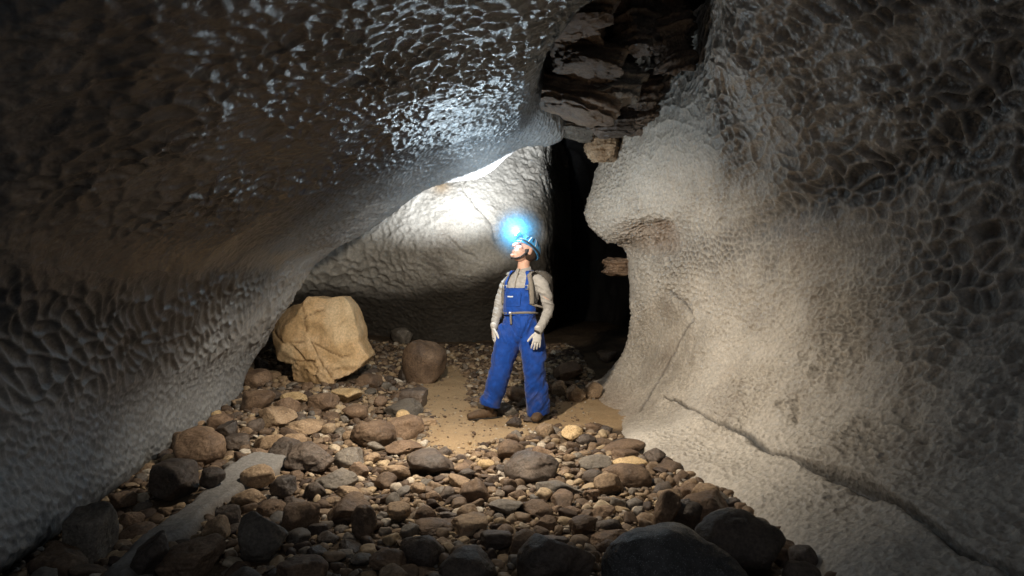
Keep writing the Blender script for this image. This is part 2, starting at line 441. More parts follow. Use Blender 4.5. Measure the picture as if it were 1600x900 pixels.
# ---------------- back wall: bellied rock lit by the headlamp, undercut below
def back_sections():
    S = []
    rows = [(-.5, 10.9), (.2, 10.75), (.75, 10.35), (1.1, 9.85), (1.38, 9.45), (1.66, 9.25), (2.05, 9.27), (2.5, 9.48), (3.0, 9.85), (3.5, 10.2), (4.2, 10.2)]
    cols = [(-5.2, -1.8), (-4.4, -1.0), (-3.5, -.35), (-2.85, 0), (-2.0, .05), (-1.3, 0), (-.6, .05), (-.05, .15), (.3, .25), (.5, .42), (.62, .9), (.75, 1.8), (.95, 3.4), (1.3, 5.5)]
    for (z, Y) in rows:
        R = []
        for k, (x, dy) in enumerate(cols):
            zz = z
            if 1.0 < z < 2.1: zz = z + .22 * math.sin((x + 2.9) * 1.15) * (1 - abs(z - 1.5) / .7)
            R.append((x * (1.0 + .02 * (z - 2)), Y + dy + (.12 * math.sin(x * 2.1)), zz))
        S.append(R)
    return S
G = loft(back_sections(), .022, [.05, .03] + [.02] * 8 + [.03, .06, .1])
s, t = garc(G)
gx, gz, gy = G[..., 0], G[..., 2], G[..., 1]
px, py = proj(G)
b1 = scallop(s, t, .13, 21, 1.25, G, .5); b2 = scallop(s, t, .06, 22, 1.0, G, .5)
belly = .3 + .7 * sstep(1.0, 1.5, gz)
rough_left = sstep(-.6, -2.2, gx)
disp = (b1 * .045 * rough_left + b2 * .012 * (1 - rough_left)) * belly + fbm(G, 5, 4, 131) * .03 * belly + fbm(G, 1.3, 3, 7) * .04
d, p = pl_dist(px, py, [(716, 265), (728, 300), (748, 325), (770, 350), (775, 372)])
disp -= np.exp(-(d / 3.5) ** 2) * .05
d, p = pl_dist(px, py, [(700, 372), (722, 395), (740, 402)])
disp -= np.exp(-(d / 3) ** 2) * .04
pitz = sstep(.1, .4, fbm(G, 9, 2, 200)) * sstep(-.05, .3, gx) * sstep(2.5, 2.8, gz)
disp -= pitz * .05
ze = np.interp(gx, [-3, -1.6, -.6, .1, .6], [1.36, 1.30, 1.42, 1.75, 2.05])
dark = np.clip(1 - sstep(-.22, .10, gz - ze + .06 * fbm(G, 2, 3, 500)), 0, 1) * .93  # undercut's shade painted dark, its edge following the bottom of the lit belly
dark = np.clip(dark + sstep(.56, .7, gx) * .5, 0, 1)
rust = np.clip(np.exp(-(((px - 690) / 14) ** 2 + ((py - 292) / 12) ** 2)) + .10 * sstep(.2, .6, fbm(G, 2.5, 3, 211)), 0, 1) * (gz > 1.4)
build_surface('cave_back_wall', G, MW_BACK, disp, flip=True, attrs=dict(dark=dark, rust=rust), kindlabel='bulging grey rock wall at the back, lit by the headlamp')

# ---------------- shell closing the cave: roof over the fissure and rear chamber, sides of the black passage
def shell():
    S = []
    prof = [(-6, -1), (-6.2, 1), (-5.6, 3.0), (-4, 4.3), (-1.5, 4.5), (.6, 4.3), (1.9, 4.3), (2.8, 3.2), (3.0, 1.5), (2.8, -1)]
    for Y, k in ((-4, .62), (0, .66), (3, .75), (5, .85), (7, .95), (9, 1), (12, 1), (15, .9), (17, .55), (17.6, .05)):
        S.append([(x * (k if x < 0 else (1.25 if Y < 8 else .8 * k)), Y, (z if z < 2 else 2 + (z - 2) * (.75 if Y < 4.5 else 1) * (k if Y > 12 else 1))) for x, z in prof])
    return S
G = loft(shell(), .12, .12)
disp = fbm(G, .8, 4, 301) * .3 + fbm(G, 3, 3, 305, ridged=True) * .1
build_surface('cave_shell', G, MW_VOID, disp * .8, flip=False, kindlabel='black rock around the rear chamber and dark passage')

# ================================================================ GROUND
def gbase(x, y):
    x = np.asarray(x, float); y = np.asarray(y, float)
    z = .50 * sstep(6.9, 11.5, y) + .10 * sstep(-1.2, -2.6, x) * sstep(4.6, 6.5, y) - .10 * sstep(-1.5, -2.4, x) * (1 - sstep(3.6, 4.6, y))
    z = z + .12 * np.exp(-(((x + 1.9) / .8) ** 2 + ((y - 7.6) / .9) ** 2))
    return z
def poly_mask(x, y, poly, soft=.08):
    """1 inside a polygon with a soft edge"""
    x = np.asarray(x, float); y = np.asarray(y, float)
    ins = np.zeros(x.shape, bool); n = len(poly)
    for k in range(n):
        x0, y0 = poly[k]; x1, y1 = poly[(k + 1) % n]
        c = ((y0 > y) != (y1 > y)) & (x < (x1 - x0) * (y - y0) / (y1 - y0 + 1e-12) + x0)
        ins ^= c
    d, _ = pl_dist(x, y, poly + [poly[0]])
    return np.clip(.5 + np.where(ins, d, -d) / soft, 0, 1)
def gp(px, py, z=0.0):
    Y = (CAMH - z) * F / (py - 450.0)
    return ((px - 800) / F * Y, Y)
SAND = [gp(*p) for p in [(690, 712), (655, 690), (668, 655), (640, 628), (655, 608), (700, 598), (738, 606), (742, 634), (775, 652), (850, 656), (866, 634), (900, 628), (985, 632), (1010, 660), (960, 672), (870, 672), (790, 690), (745, 705), (725, 722)]]
STRIP = [gp(*p) for p in [(165, 905), (210, 845), (290, 795), (350, 745), (395, 722), (455, 728), (440, 745), (385, 772), (335, 800), (300, 845), (235, 875), (200, 930)]]
GB = {}
xs = np.concatenate([np.arange(-6, -3.2, .12), np.arange(-3.2, 2.0, .018), np.arange(2.0, 4.2, .12)])
ys = np.concatenate([np.arange(-5, 2.0, .12), np.arange(2.0, 9.0, .018), np.arange(9.0, 18, .06)])
XX, YY = np.meshgrid(xs, ys)
Pg = np.stack([XX, YY, XX * 0], -1)
sand = poly_mask(XX + .08 * fbm(Pg, 3, 3, 5), YY + .12 * fbm(Pg, 3, 3, 6), SAND, .14)
strip = poly_mask(XX + .03 * fbm(Pg, 4, 3, 7), YY, STRIP, .06)
ZZ = gbase(XX, YY) + .02 * fbm(Pg, 1.5, 3, 9)
gravel = fbm(Pg, 14, 4, 15) * .018
sc_ = scallop(XX + YY * .3, YY, .05, 44, 1.2, Pg) * .008
ZZ = ZZ + gravel * (1 - sand) * (1 - strip) + sand * (.022 + .010 * fbm(Pg, 11, 4, 23) + .016 * fbm(Pg, 3, 2, 24) + .004 * fbm(Pg, 34, 2, 25)) + strip * (.07 + sc_ * 1.0 - .0) + .02 * fbm(Pg, 2, 2, 77) * strip
for c in ([(745, 655), (742, 680), (732, 700), (726, 712)], [(700, 640), (690, 665), (680, 690)]):
    c = [gp(*q) for q in c]
    d, _ = pl_dist(XX + .02 * fbm(Pg, 8, 2, 30), YY, c)
    ZZ -= np.exp(-(d / .012) ** 2) * .02
def ground_z(x, y):
    i = np.clip(np.searchsorted(xs, x) - 1, 0, len(xs) - 2); j = np.clip(np.searchsorted(ys, y) - 1, 0, len(ys) - 2)
    return float(ZZ[j, i])
M_GROUND = rock_mat('cave_floor_silt', [(.3, (.05, .036, .025)), (.55, (.12, .085, .055)), (.75, (.20, .15, .10))], rough=(.7, .95), scale=3, bump=.8, fine=70, spec=.25,
                    attr=[('sand', (.36, .26, .155)), ('pale', (.24, .235, .23))], dist=.01)
o = mesh_np('ground', np.stack([XX, YY, ZZ], -1).reshape(-1, 3), gfaces(XX.shape[0], XX.shape[1]), M_GROUND)
add_attr(o.data, 'sand', sand.ravel()); add_attr(o.data, 'pale', strip.ravel())
tag(o, 'silt floor of the cave with a bare sandy patch under the explorer', 'ground', kind='structure')
# ================================================================ STONES
def ico(sub):
    bm = bmesh.new(); bmesh.ops.create_icosphere(bm, subdivisions=sub, radius=1)
    V = np.array([v.co[:] for v in bm.verts]); Fc = np.array([[v.index for v in f.verts] for f in bm.faces], dtype=np.int32)
    bm.free(); return V / np.linalg.norm(V, axis=1, keepdims=True), Fc
ICO = {k: ico(k) for k in (2, 3, 4, 5, 6)}
def rot_rand(rg, tilt=1.0):
    a, b, c = rg.uniform(-.35, .35) * tilt, rg.uniform(-.35, .35) * tilt, rg.uniform(0, 6.283)
    return np.array((Matrix.Rotation(a, 3, 'X') @ Matrix.Rotation(b, 3, 'Y') @ Matrix.Rotation(c, 3, 'Z')))
def rock_verts(sub, seed, kind='round', amp=1.0):
    """unit-size stone (bounding box about -1..1)"""
    rg = np.random.default_rng(seed)
    P, Fc = ICO[sub]
    K, e, lo, hi = {'round': (13, 13, .78, 1.06), 'angular': (9, 40, .6, 1.0), 'block': (10, 50, .66, .95), 'cobble': (10, 28, .66, 1.02)}[kind]
    N = rg.normal(size=(K, 3)); N /= np.linalg.norm(N, axis=1, keepdims=True)
    if kind == 'block':
        N[:6] = np.array([[1, 0, 0], [-1, 0, 0], [0, 1, 0], [0, -1, 0], [0, 0, 1], [0, 0, -1]]) + rg.normal(size=(6, 3)) * .16
        N /= np.linalg.norm(N, axis=1, keepdims=True)
    D = rg.uniform(lo, hi, K)
    if kind == 'block': D[6:] = rg.uniform(.9, 1.1, K - 6)
    q = np.maximum(P @ N.T, 0) / D
    base = 1.15
    r = ((q ** e).sum(1) + (1 / base) ** e) ** (-1 / e)
    V = P * r[:, None]
    V = V / np.abs(V).max(0)
    off = rg.uniform(-50, 50, 3)
    if kind in ('round', 'cobble'):
        h = fbm(V + off, 1.3, 4, 1) * .13 + (fbm(V + off, 6, 4, 5) * .035 if sub > 3 else 0)
    else:
        h = fbm(V + off, 1.6, 5, 1) * .14 + (fbm(V + off, 4, 5, 5, ridged=True) * .05 if sub > 3 else 0)
    return V + P * (h * amp)[:, None], Fc

M_BROWN = rock_mat('brown_stone', [(.3, (.07, .046, .033)), (.5, (.16, .108, .072)), (.72, (.27, .19, .13))], rough=(.5, .8), scale=5, bump=1.0, fine=65, spec=.4, rand=.25, dist=.014)
M_DARK = rock_mat('dark_stone', [(.3, (.035, .028, .025)), (.5, (.085, .066, .055)), (.72, (.16, .125, .10))], rough=(.4, .7), scale=5, bump=1.0, fine=65, spec=.5, rand=.2, dist=.014)
M_TAN = rock_mat('tan_stone', [(.3, (.16, .11, .07)), (.5, (.30, .215, .14)), (.72, (.42, .32, .22))], rough=(.55, .85), scale=5, bump=1.0, fine=65, spec=.35, rand=.2, dist=.014)
M_GREY = rock_mat('grey_stone', [(.3, (.075, .066, .057)), (.5, (.15, .132, .112)), (.72, (.26, .23, .195))], rough=(.5, .8), scale=5, bump=.7, fine=70, spec=.4, rand=.2, dist=.014)
M_OCHRE = rock_mat('ochre_stone', [(.3, (.36, .245, .12)), (.5, (.62, .43, .235)), (.72, (.74, .56, .36))], rough=(.6, .85), scale=3.5, bump=.55, fine=45, spec=.3, dist=.012,
                   attr=[('crack', (.10, .055, .02)), ('pale', (.62, .5, .33))])
M_YELLOW = rock_mat('yellow_stone', [(.3, (.33, .23, .12)), (.5, (.52, .38, .21)), (.72, (.62, .48, .3))], rough=(.6, .85), scale=6, bump=.5, fine=70, spec=.3, rand=.15, dist=.014)
M_SPECK = rock_mat('dark_speckled_stone', [(.3, (.022, .023, .025)), (.5, (.05, .05, .052)), (.72, (.10, .10, .10))], rough=(.35, .6), scale=5, bump=.9, fine=75, spec=.6, dist=.012, speck=130)
M_RUST = rock_mat('rust_brown_layered_rock', [(.3, (.04, .028, .02)), (.5, (.11, .075, .052)), (.72, (.17, .125, .09))], rough=(.55, .8), scale=4, bump=.9, fine=45, spec=.5, rand=.2, dist=.02)
MATS = dict(brown=M_BROWN, dark=M_DARK, tan=M_TAN, grey=M_GREY, ochre=M_OCHRE, yellow=M_YELLOW, speck=M_SPECK, rust=M_RUST)
OCC = []      # (x, y, r, top)
LAND = []     # landmarks for labels (x, y, phrase)

def contact(px, py):
    for Y in np.arange(2.4, 13, .01):
        X = (px - 800) / F * Y; z = CAMH - (py - 450) / F * Y
        g = ground_z(X, Y)
        if z <= g: return X, Y, g
    return X, Y, g

def stone(name, box, kind, mat, label, landmark=None, seed=None, depth=1.0, tilt=0.0, sub=5, lift=0.0, cat='stone', hang=None, amp=1.0, yc=None):
    x0, y0, x1, y1 = box
    seed = seed if seed is not None else int(x0 * 7 + y0)
    if yc is None:
        X, Y, zg = contact((x0 + x1) / 2, y1)
        w = (x1 - x0) / F * Y
        Yc = Y + w * depth * .36
        w = (x1 - x0) / F * Yc
        X = ((x0 + x1) / 2 - 800) / F * Yc
        ztop = CAMH - (y0 - 450) / F * Yc
        zg = ground_z(X, Yc)
        zbot = zg - .2 * max(ztop - zg, .05) + lift
    else:
        Yc = yc; w = (x1 - x0) / F * Yc; X = ((x0 + x1) / 2 - 800) / F * Yc
        ztop = CAMH - (y0 - 450) / F * Yc; zbot = CAMH - (y1 - 450) / F * Yc; zg = None
    V, Fc = rock_verts(sub, seed, kind, amp)
    rg = np.random.default_rng(seed + 5)
    R = np.array(Matrix.Rotation(rg.uniform(0, 6.28), 3, 'Z'))
    V = V @ R.T
    V = V / np.abs(V).max(0)
    V = V * np.array([w / 2, w * depth / 2, (ztop - zbot) / 2])
    if tilt:
        V = V @ np.array(Matrix.Rotation(math.radians(tilt), 3, 'Y')).T
    # origin at the base
    hz = (ztop - zbot) / 2
    V[:, 2] += hz
    o = mesh_np(name, V, Fc, MATS[mat])
    o.location = (X, Yc, zbot)
    tag(o, label, cat)
    if yc is None: OCC.append((X, Yc, w * .5 * (1 + depth) / 2, ztop))
    if landmark: LAND.append((X, Yc, w / 2, landmark))
    return o

B = stone
B('boulder', (940, 820, 1172, 985), 'round', 'speck', 'large dark speckled rounded boulder at the bottom edge right of centre', 'the large speckled boulder', depth=.9, sub=6)
B('boulder', (1078, 793, 1232, 915), 'round', 'dark', 'smooth black domed boulder between the speckled boulder and pale wall', 'the black domed boulder', depth=.9, yc=None)
B('boulder', (1056, 761, 1142, 830), 'cobble', 'brown', 'rough reddish brown boulder behind the black domed boulder', 'the reddish brown boulder')
B('boulder', (1045, 778, 1108, 835), 'round', 'dark', 'small dark rounded boulder leaning in front of the reddish brown boulder')
B('boulder', (1022, 764, 1062, 835), 'cobble', 'brown', 'upright brown stone left of the reddish brown boulder near pale wall', tilt=14)
B('boulder', (1229, 846, 1276, 895), 'round', 'dark', 'small dark round stone touching the right wall beside the black domed boulder', 'the small dark round stone')
B('boulder', (1222, 878, 1284, 935), 'round', 'dark', 'dark flat round stone cut by the bottom edge next to the right wall')
B('boulder', (806, 833, 936, 935), 'cobble', 'dark', 'large dark brown pitted boulder at bottom centre left of the speckled one', 'the pitted dark boulder')
B('boulder', (787, 706, 874, 758), 'round', 'dark', 'dark brown domed boulder standing alone on gravel in front of the explorer', 'the lone domed boulder', seed=41)
B('boulder', (684, 855, 776, 918), 'round', 'dark', 'dark smooth boulder at the bottom edge left of the pitted boulder', 'the dark smooth boulder')
B('boulder', (624, 831, 698, 882), 'cobble', 'dark', 'dark chunky stone with a flat lit top near bottom centre', 'the chunky flat topped stone')
B('boulder', (368, 798, 450, 884), 'angular', 'grey', 'grey pyramid shaped angular boulder in the left foreground', 'the grey pyramid boulder', seed=12)
B('boulder', (266, 667, 353, 732), 'round', 'brown', 'big round brown boulder tucked under the left wall', 'the big round brown boulder')
B('boulder', (233, 716, 313, 792), 'cobble', 'dark', 'big dark rounded boulder beside the pale bedrock strip on the left', 'the big dark left boulder')
B('boulder', (310, 730, 351, 766), 'round', 'dark', 'small dark round stone at the top end of the bedrock strip')
B('boulder', (300, 708, 322, 735), 'round', 'brown', 'brown cobble wedged between the two big boulders on the left')
B('boulder', (375, 727, 430, 770), 'round', 'tan', 'tan rounded cobble above another tan cobble at the bedrock strip', 'the upper tan cobble')
B('boulder', (363, 764, 418, 798), 'round', 'tan', 'lower tan rounded cobble on the right side of the bedrock strip', 'the lower tan cobble')
B('boulder', (400, 780, 448, 815), 'round', 'brown', 'dark brown egg shaped cobble behind the grey pyramid boulder')
B('boulder', (334, 790, 378, 824), 'block', 'dark', 'dark square edged stone lying on the bedrock strip')
B('boulder', (440, 774, 501, 832), 'angular', 'brown', 'purplish brown peaked boulder with a black front face', 'the peaked brown boulder')
B('boulder', (505, 772, 592, 820), 'angular', 'brown', 'wide reddish brown slab stone right of the peaked boulder', 'the reddish slab stone')
B('boulder', (546, 790, 590, 840), 'cobble', 'brown', 'brown block standing against the end of the reddish slab stone')
B('boulder', (104, 786, 178, 885), 'block', 'grey', 'tall grey block with an ochre edge in the bottom left corner', 'the tall grey corner block', seed=77, depth=.8)
B('boulder', (172, 768, 214, 800), 'cobble', 'brown', 'brown cobble in the dark hollow under the left wall')
B('boulder', (186, 798, 224, 828), 'round', 'brown', 'small reddish cobble between the corner block and bedrock strip')
B('boulder', (208, 826, 270, 905), 'angular', 'dark', 'black pointed stone at the lower end of the bedrock strip', 'the black pointed stone', seed=9)
B('boulder', (252, 836, 352, 912), 'angular', 'brown', 'large rusty brown broken boulder at bottom left', 'the rusty broken boulder')
B('boulder', (420, 865, 510, 930), 'angular', 'brown', 'brown ridged broken stone on the bottom edge below the pyramid boulder', 'the ridged broken stone')
B('boulder', (354, 888, 410, 930), 'round', 'grey', 'grey round cobble cut off by the bottom edge')
B('boulder', (444, 689, 524, 740), 'angular', 'dark', 'black angular boulder in the middle of the left stone field', 'the black angular boulder', seed=21)
B('boulder', (523, 693, 573, 736), 'cobble', 'grey', 'grey brown boxy stone right of the black angular boulder')
B('boulder', (420, 682, 480, 712), 'angular', 'dark', 'dark low slab behind the black angular boulder')
B('boulder', (486, 735, 560, 768), 'angular', 'grey', 'long flat grey slab below the black angular boulder', 'the long grey slab')
B('boulder', (423, 742, 468, 782), 'cobble', 'dark', 'dark cobble right of the upper tan cobble')
B('boulder', (474, 752, 510, 782), 'round', 'dark', 'dark round cobble under the long grey slab')
B('boulder', (548, 654, 620, 700), 'angular', 'brown', 'greyish brown wedge boulder with a tan lit end', 'the greyish wedge boulder', seed=33)
B('boulder', (634, 703, 710, 748), 'cobble', 'dark', 'dark brown bouncy shaped boulder at the lower edge of the sandy patch'.replace('bouncy', 'lumpy'), 'the lumpy dark boulder')
B('boulder', (600, 690, 662, 714), 'angular', 'brown', 'low flat brown stone at the left edge of the sandy patch')
B('boulder', (594, 722, 644, 756), 'angular', 'tan', 'tan wedge stone with a ridge left of the lumpy dark boulder', 'the tan ridged wedge')
B('boulder', (600, 620, 664, 656), 'angular', 'grey', 'dark grey leaning wedge beside the sandy patch', 'the grey leaning wedge', seed=14)
B('boulder', (624, 606, 674, 642), 'block', 'dark', 'dark square block behind the grey leaning wedge', 'the dark square block')
B('boulder', (652, 652, 686, 668), 'cobble', 'tan', 'small flat tan stone lying on the sandy patch')
B('boulder', (480, 609, 528, 643), 'cobble', 'brown', 'smooth brown cobble in front of the golden cracked boulder', 'the smooth brown cobble')
B('boulder', (374, 575, 426, 608), 'round', 'brown', 'rounded brown boulder left of the golden boulder by the wall foot', 'the brown boulder by the wall foot')
B('boulder', (388, 556, 418, 580), 'angular', 'grey', 'small grey angular stone on top behind the brown wall foot boulder')
B('boulder', (406, 609, 442, 632), 'round', 'dark', 'dark smooth cobble below the brown wall foot boulder')
B('boulder', (438, 612, 482, 632), 'angular', 'yellow', 'yellow flat stone at the foot of the golden boulder')
B('boulder', (516, 604, 566, 632), 'angular', 'yellow', 'bright yellow broken stone right below the golden boulder', 'the bright yellow broken stone')
B('boulder', (400, 635, 462, 668), 'angular', 'tan', 'tan ribbed stone in the stones left of centre', 'the tan ribbed stone')
B('boulder', (440, 655, 505, 682), 'angular', 'tan', 'flat tan slab below the tan ribbed stone')
B('boulder', (336, 655, 376, 690), 'cobble', 'dark', 'dark cobble right of the big round brown boulder')
B('boulder', (350, 678, 392, 706), 'block', 'dark', 'dark boxy stone at the corner of the left wall foot')
B('boulder', (428, 618, 470, 650), 'cobble', 'brown', 'rust brown cobble left of the smooth brown cobble')
B('boulder', (873, 664, 912, 692), 'angular', 'yellow', 'bright yellow flat stone right of the explorer', 'the bright yellow flat stone', seed=5)
B('boulder', (790, 651, 816, 668), 'cobble', 'dark', 'small dark stone between the feet of the explorer')
B('boulder', (815, 652, 838, 661), 'cobble', 'dark', 'smallest dark stone touching the explorer right boot')
B('boulder', (938, 664, 960, 680), 'angular', 'dark', 'little dark peaked stone at the edge of the pale wall apron')
B('boulder', (904, 712, 962, 742), 'cobble', 'grey', 'grey brown domed cobble right of the lone domed boulder', 'the grey domed cobble')
B('boulder', (940, 727, 992, 750), 'round', 'brown', 'brown oval cobble near the right edge of the stone field', 'the brown oval cobble')
B('boulder', (700, 806, 772, 838), 'block', 'tan', 'long flat tan slab in the centre foreground', 'the long tan slab')
B('boulder', (646, 812, 712, 838), 'angular', 'brown', 'flat brown slab joining the left end of the long tan slab')
B('boulder', (600, 783, 642, 818), 'round', 'tan', 'tan round cobble in the centre left stones', 'the tan round cobble')
B('boulder', (648, 789, 682, 822), 'cobble', 'brown', 'brown upright cobble right of the tan round cobble')
B('boulder', (576, 860, 634, 900), 'cobble', 'brown', 'broad brown stone at the bottom left of the chunky stone')
B('boulder', (545, 866, 580, 890), 'round', 'grey', 'small grey brown oval stone beside the broad brown stone')
B('boulder', (888, 805, 940, 842), 'angular', 'brown', 'brown faceted stone above the pitted dark boulder')
B('boulder', (918, 828, 990, 858), 'angular', 'brown', 'flat brown slab behind the speckled boulder', 'the flat brown slab')
B('boulder', (762, 780, 818, 806), 'angular', 'grey', 'grey flat stone in the centre below the lone domed boulder', 'the grey flat stone')
B('boulder', (862, 562, 912, 598), 'cobble', 'brown', 'reddish brown boulder behind the explorer on the right', 'the boulder behind the explorer')
B('boulder', (862, 594, 890, 622), 'angular', 'tan', 'left tan stone of three in a row behind the explorer')
B('boulder', (884, 600, 916, 627), 'angular', 'tan', 'middle tan stone of three in a row behind the explorer')
B('boulder', (911, 597, 944, 623), 'cobble', 'tan', 'right tan stone of three in a row behind the explorer', 'the row of three tan stones')
B('boulder', (932, 545, 966, 568), 'angular', 'brown', 'brown stone at the far end of the pale wall apron')
B('boulder', (610, 511, 645, 538), 'cobble', 'grey', 'dim grey stone far back under the dark undercut wall', 'the dim grey far stone')
B('boulder', (620, 575, 650, 597), 'round', 'dark', 'small dark cobble left of the leaning round boulder')
B('boulder', (628, 524, 698, 600), 'round', 'brown', 'smooth brown leaning boulder with a darker base in front of the undercut', 'the leaning brown boulder', seed=3, depth=.8, tilt=0, amp=.5)
for nm in [o for o in COL.objects if o.name.startswith('boulder')]:
    if max(nm.dimensions) < .26: nm.name = 'stone'

# golden cracked boulder, from its outline
def golden():
    out = [(430, 520), (437, 498), (446, 487), (481, 476), (489, 466), (515, 469), (541, 466), (553, 478), (560, 503), (564, 533), (572, 548), (578, 556), (571, 563), (531, 585), (528, 600), (520, 606), (478, 606), (472, 595), (470, 563), (447, 559), (441, 543), (434, 516)]
    Yc = 7.9
    cx, cy = 505, 540
    ang = np.array([math.atan2(-(y - cy), x - cx) for x, y in out]); rad = np.array([math.hypot(x - cx, y - cy) for x, y in out]) / F * Yc
    o_ = np.argsort(ang); ang = ang[o_]; rad = rad[o_]
    ang = np.concatenate([ang - 2 * math.pi, ang, ang + 2 * math.pi]); rad = np.tile(rad, 3) * 1.03
    P, Fc = ICO[6]
    th = np.arctan2(P[:, 2], P[:, 0]); rr = np.hypot(P[:, 0], P[:, 2])
    R = np.interp(th, ang, rad)
    D = .38; p = 8.0
    r = ((rr / R) ** p + (np.abs(P[:, 1]) / D) ** p) ** (-1 / p)
    V = P * r[:, None]
    # broken faces: hard plane cuts
    rf = np.random.default_rng(17)
    cuts = [(-.45, -1, .15), (.5, -1, -.05), (.05, -1, .6), (-.1, -1, -.5)] + [(rf.normal() * .55, -1, rf.normal() * .55) for _ in range(9)] + [(rf.normal() * .6, 1, rf.normal() * .6) for _ in range(5)]
    for n in cuts:
        n = np.array(n); n /= np.linalg.norm(n)
        dd_ = V @ n; d = dd_.max() - rf.uniform(.03, .11)
        V -= np.maximum(dd_ - d, 0)[:, None] * n
    h = fbm(V + 9, 2.2, 5, 3) * .014 + fbm(V, 8, 5, 6, ridged=True) * .012
    ppx = cx + V[:, 0] / Yc * F; ppy = cy - V[:, 2] / Yc * F
    wob = fbm(V, 14, 2, 8) * 2.5
    crack = np.zeros(len(V))
    for pts, wd, dep in (([(482, 474), (488, 490), (492, 513)], 1.0, .022), ([(490, 494), (505, 487), (520, 480)], 1.0, .016), ([(434, 516), (446, 526), (458, 532), (490, 532)], 1.1, .024),
                         ([(470, 536), (480, 545), (492, 560), (504, 558)], 1.1, .024), ([(505, 533), (530, 546), (545, 553), (555, 552)], 1.0, .015), ([(470, 561), (500, 558), (510, 570), (505, 590)], 1.0, .015),
                         ([(500, 530), (512, 556), (530, 585)], .9, .012), ([(545, 500), (540, 508)], .9, .01)):
        d, _ = pl_dist(ppx + wob, ppy + wob, pts)
        g = np.exp(-(d / wd) ** 2) * (V[:, 1] < .1)
        h -= g * dep; crack = np.maximum(crack, g)
    low = (ppy > 560) & (V[:, 1] < 0)
    h += np.where(low, fbm(V, 12, 3, 12, ridged=True) * .02, 0)
    V = V + P * h[:, None]
    V[:, 2] += .5; 
    z0 = CAMH - (cy - 450) / F * Yc
    o = mesh_np('boulder', V, Fc, M_OCHRE)
    add_attr(o.data, 'crack', np.clip(crack * .8, 0, 1)); add_attr(o.data, 'pale', np.clip(.6 * sstep(.0, .5, fbm(V, 3, 3, 5)), 0, 1))
    o.location = ((cx - 800) / F * Yc, Yc, z0 - .5)
    tag(o, 'tall golden cracked boulder leaning by the end of the left wall', 'boulder')
    OCC.append(((cx - 800) / F * Yc, Yc, .5, 1.2)); LAND.append(((cx - 800) / F * Yc, Yc, .5, 'the golden cracked boulder'))
golden()
for o in COL.objects:
    if o.name.startswith('boulder'): o['category'] = 'boulder'

# person's footprints kept free
OCC += [(-.22, 6.55, .17, 0), (.25, 6.5, .14, 0)]
LAND.append((.06, 6.6, .35, 'the explorer'))

def xr_right(y): return np.interp(y, [2, 3, 4.2, 4.9, 5.5, 6.6, 8, 9, 10], [1.42, 1.40, 1.30, 1.12, .95, .72, .98, 1.0, .9])
def xr_left(y): return np.interp(y, [2, 3, 4.6, 5.7, 7, 8, 10], [-2.35, -2.35, -2.6, -2.75, -2.95, -3.4, -3.4])

# ---- individual loose stones
rg = np.random.default_rng(5)
grid = {}
def occ_ok(x, y, r, k):
    for (a, b, c, _) in OCC:
        if (x - a) ** 2 + (y - b) ** 2 < (k * (r + c)) ** 2: return False
    return True
small = []
tries = 0
N_IND = 222
for (rmin, rmax, cnt) in ((.125, .17, 12), (.085, .125, 30), (.06, .085, 80), (.042, .06, N_IND - 128)):
    got = 0; tries = 0
    while got < cnt and tries < 20000:
        tries += 1
        y = rg.uniform(2.85, 8.6) if rmin > .05 else rg.uniform(2.85, 6.4)
        x = rg.uniform(xr_left(y) + .05, xr_right(y) - .03)
        if y < 5 and x < -1.9 and rg.random() < .5: continue
        ppx = 800 + F * x / y
        if ppx < 60 or ppx > 1330: continue
        r = rg.uniform(rmin, rmax)
        if poly_mask(np.array([x]), np.array([y]), SAND, .05)[0] > .2: continue
        if poly_mask(np.array([x]), np.array([y]), STRIP, .2)[0] > .04: continue
        if y > 7.5 and x > -1.2 and r > .06: continue
        if not occ_ok(x, y, r, .86): continue
        OCC.append((x, y, r, .1)); small.append([x, y, r]); got += 1
N_LAND = len(LAND)
TONE = {'brown': 'brown', 'dark': 'dark', 'tan': 'tan', 'grey': 'grey', 'yellow': 'yellow'}
recs = []
for k, (x, y, r) in enumerate(small):
    warmz = math.exp(-(((x + 1.0) / 1.5) ** 2 + ((y - 6.6) / 1.4) ** 2))
    kind = rg.choice(['round', 'cobble', 'angular', 'block'], p=[.1, .38, .37, .15])
    tone = rg.choice(['brown', 'dark', 'tan', 'grey', 'yellow'], p=[.42 - .12 * warmz, .22 - .17 * warmz, .22 + .25 * warmz, .14 - .06 * warmz, .10 * warmz])
    flat = rg.uniform(.34, .92)
    V, Fc = rock_verts(4 if (r / y > .013) else 3, 1000 + k, kind)
    asp = rg.uniform(.7, 1.0)
    V = V * np.array([r * 1.12, r * asp * 1.05, r * flat])
    V = V @ rot_rand(rg, .9).T
    hz = V[:, 2].min()
    z = ground_z(x, y) - .3 * r
    V[:, 2] -= hz
    o = mesh_np('stone', V, Fc, MATS[tone]); o.location = (x, y, z)
    shape = {'round': 'rounded', 'cobble': 'smooth edged', 'angular': 'angular', 'block': 'blocky'}[kind]
    if flat < .58: shape = 'flat ' + shape
    size = 'large' if r > .085 else ('medium' if r > .06 else 'small')
    # nearest landmark by edge distance
    best = min(LAND, key=lambda L: math.hypot(x - L[0], y - L[1]) - L[2])
    dx, dy = x - best[0], y - best[1]
    rel = ('right of' if dx > 0 else 'left of') if abs(dx) > abs(dy) * .9 else ('behind' if dy > 0 else 'in front of')
    recs.append((o, size, shape, TONE[tone], rel, best[3], math.hypot(dx, dy)))
from collections import defaultdict
gdict = defaultdict(list)
for rc in recs: gdict[rc[1:6]].append(rc)
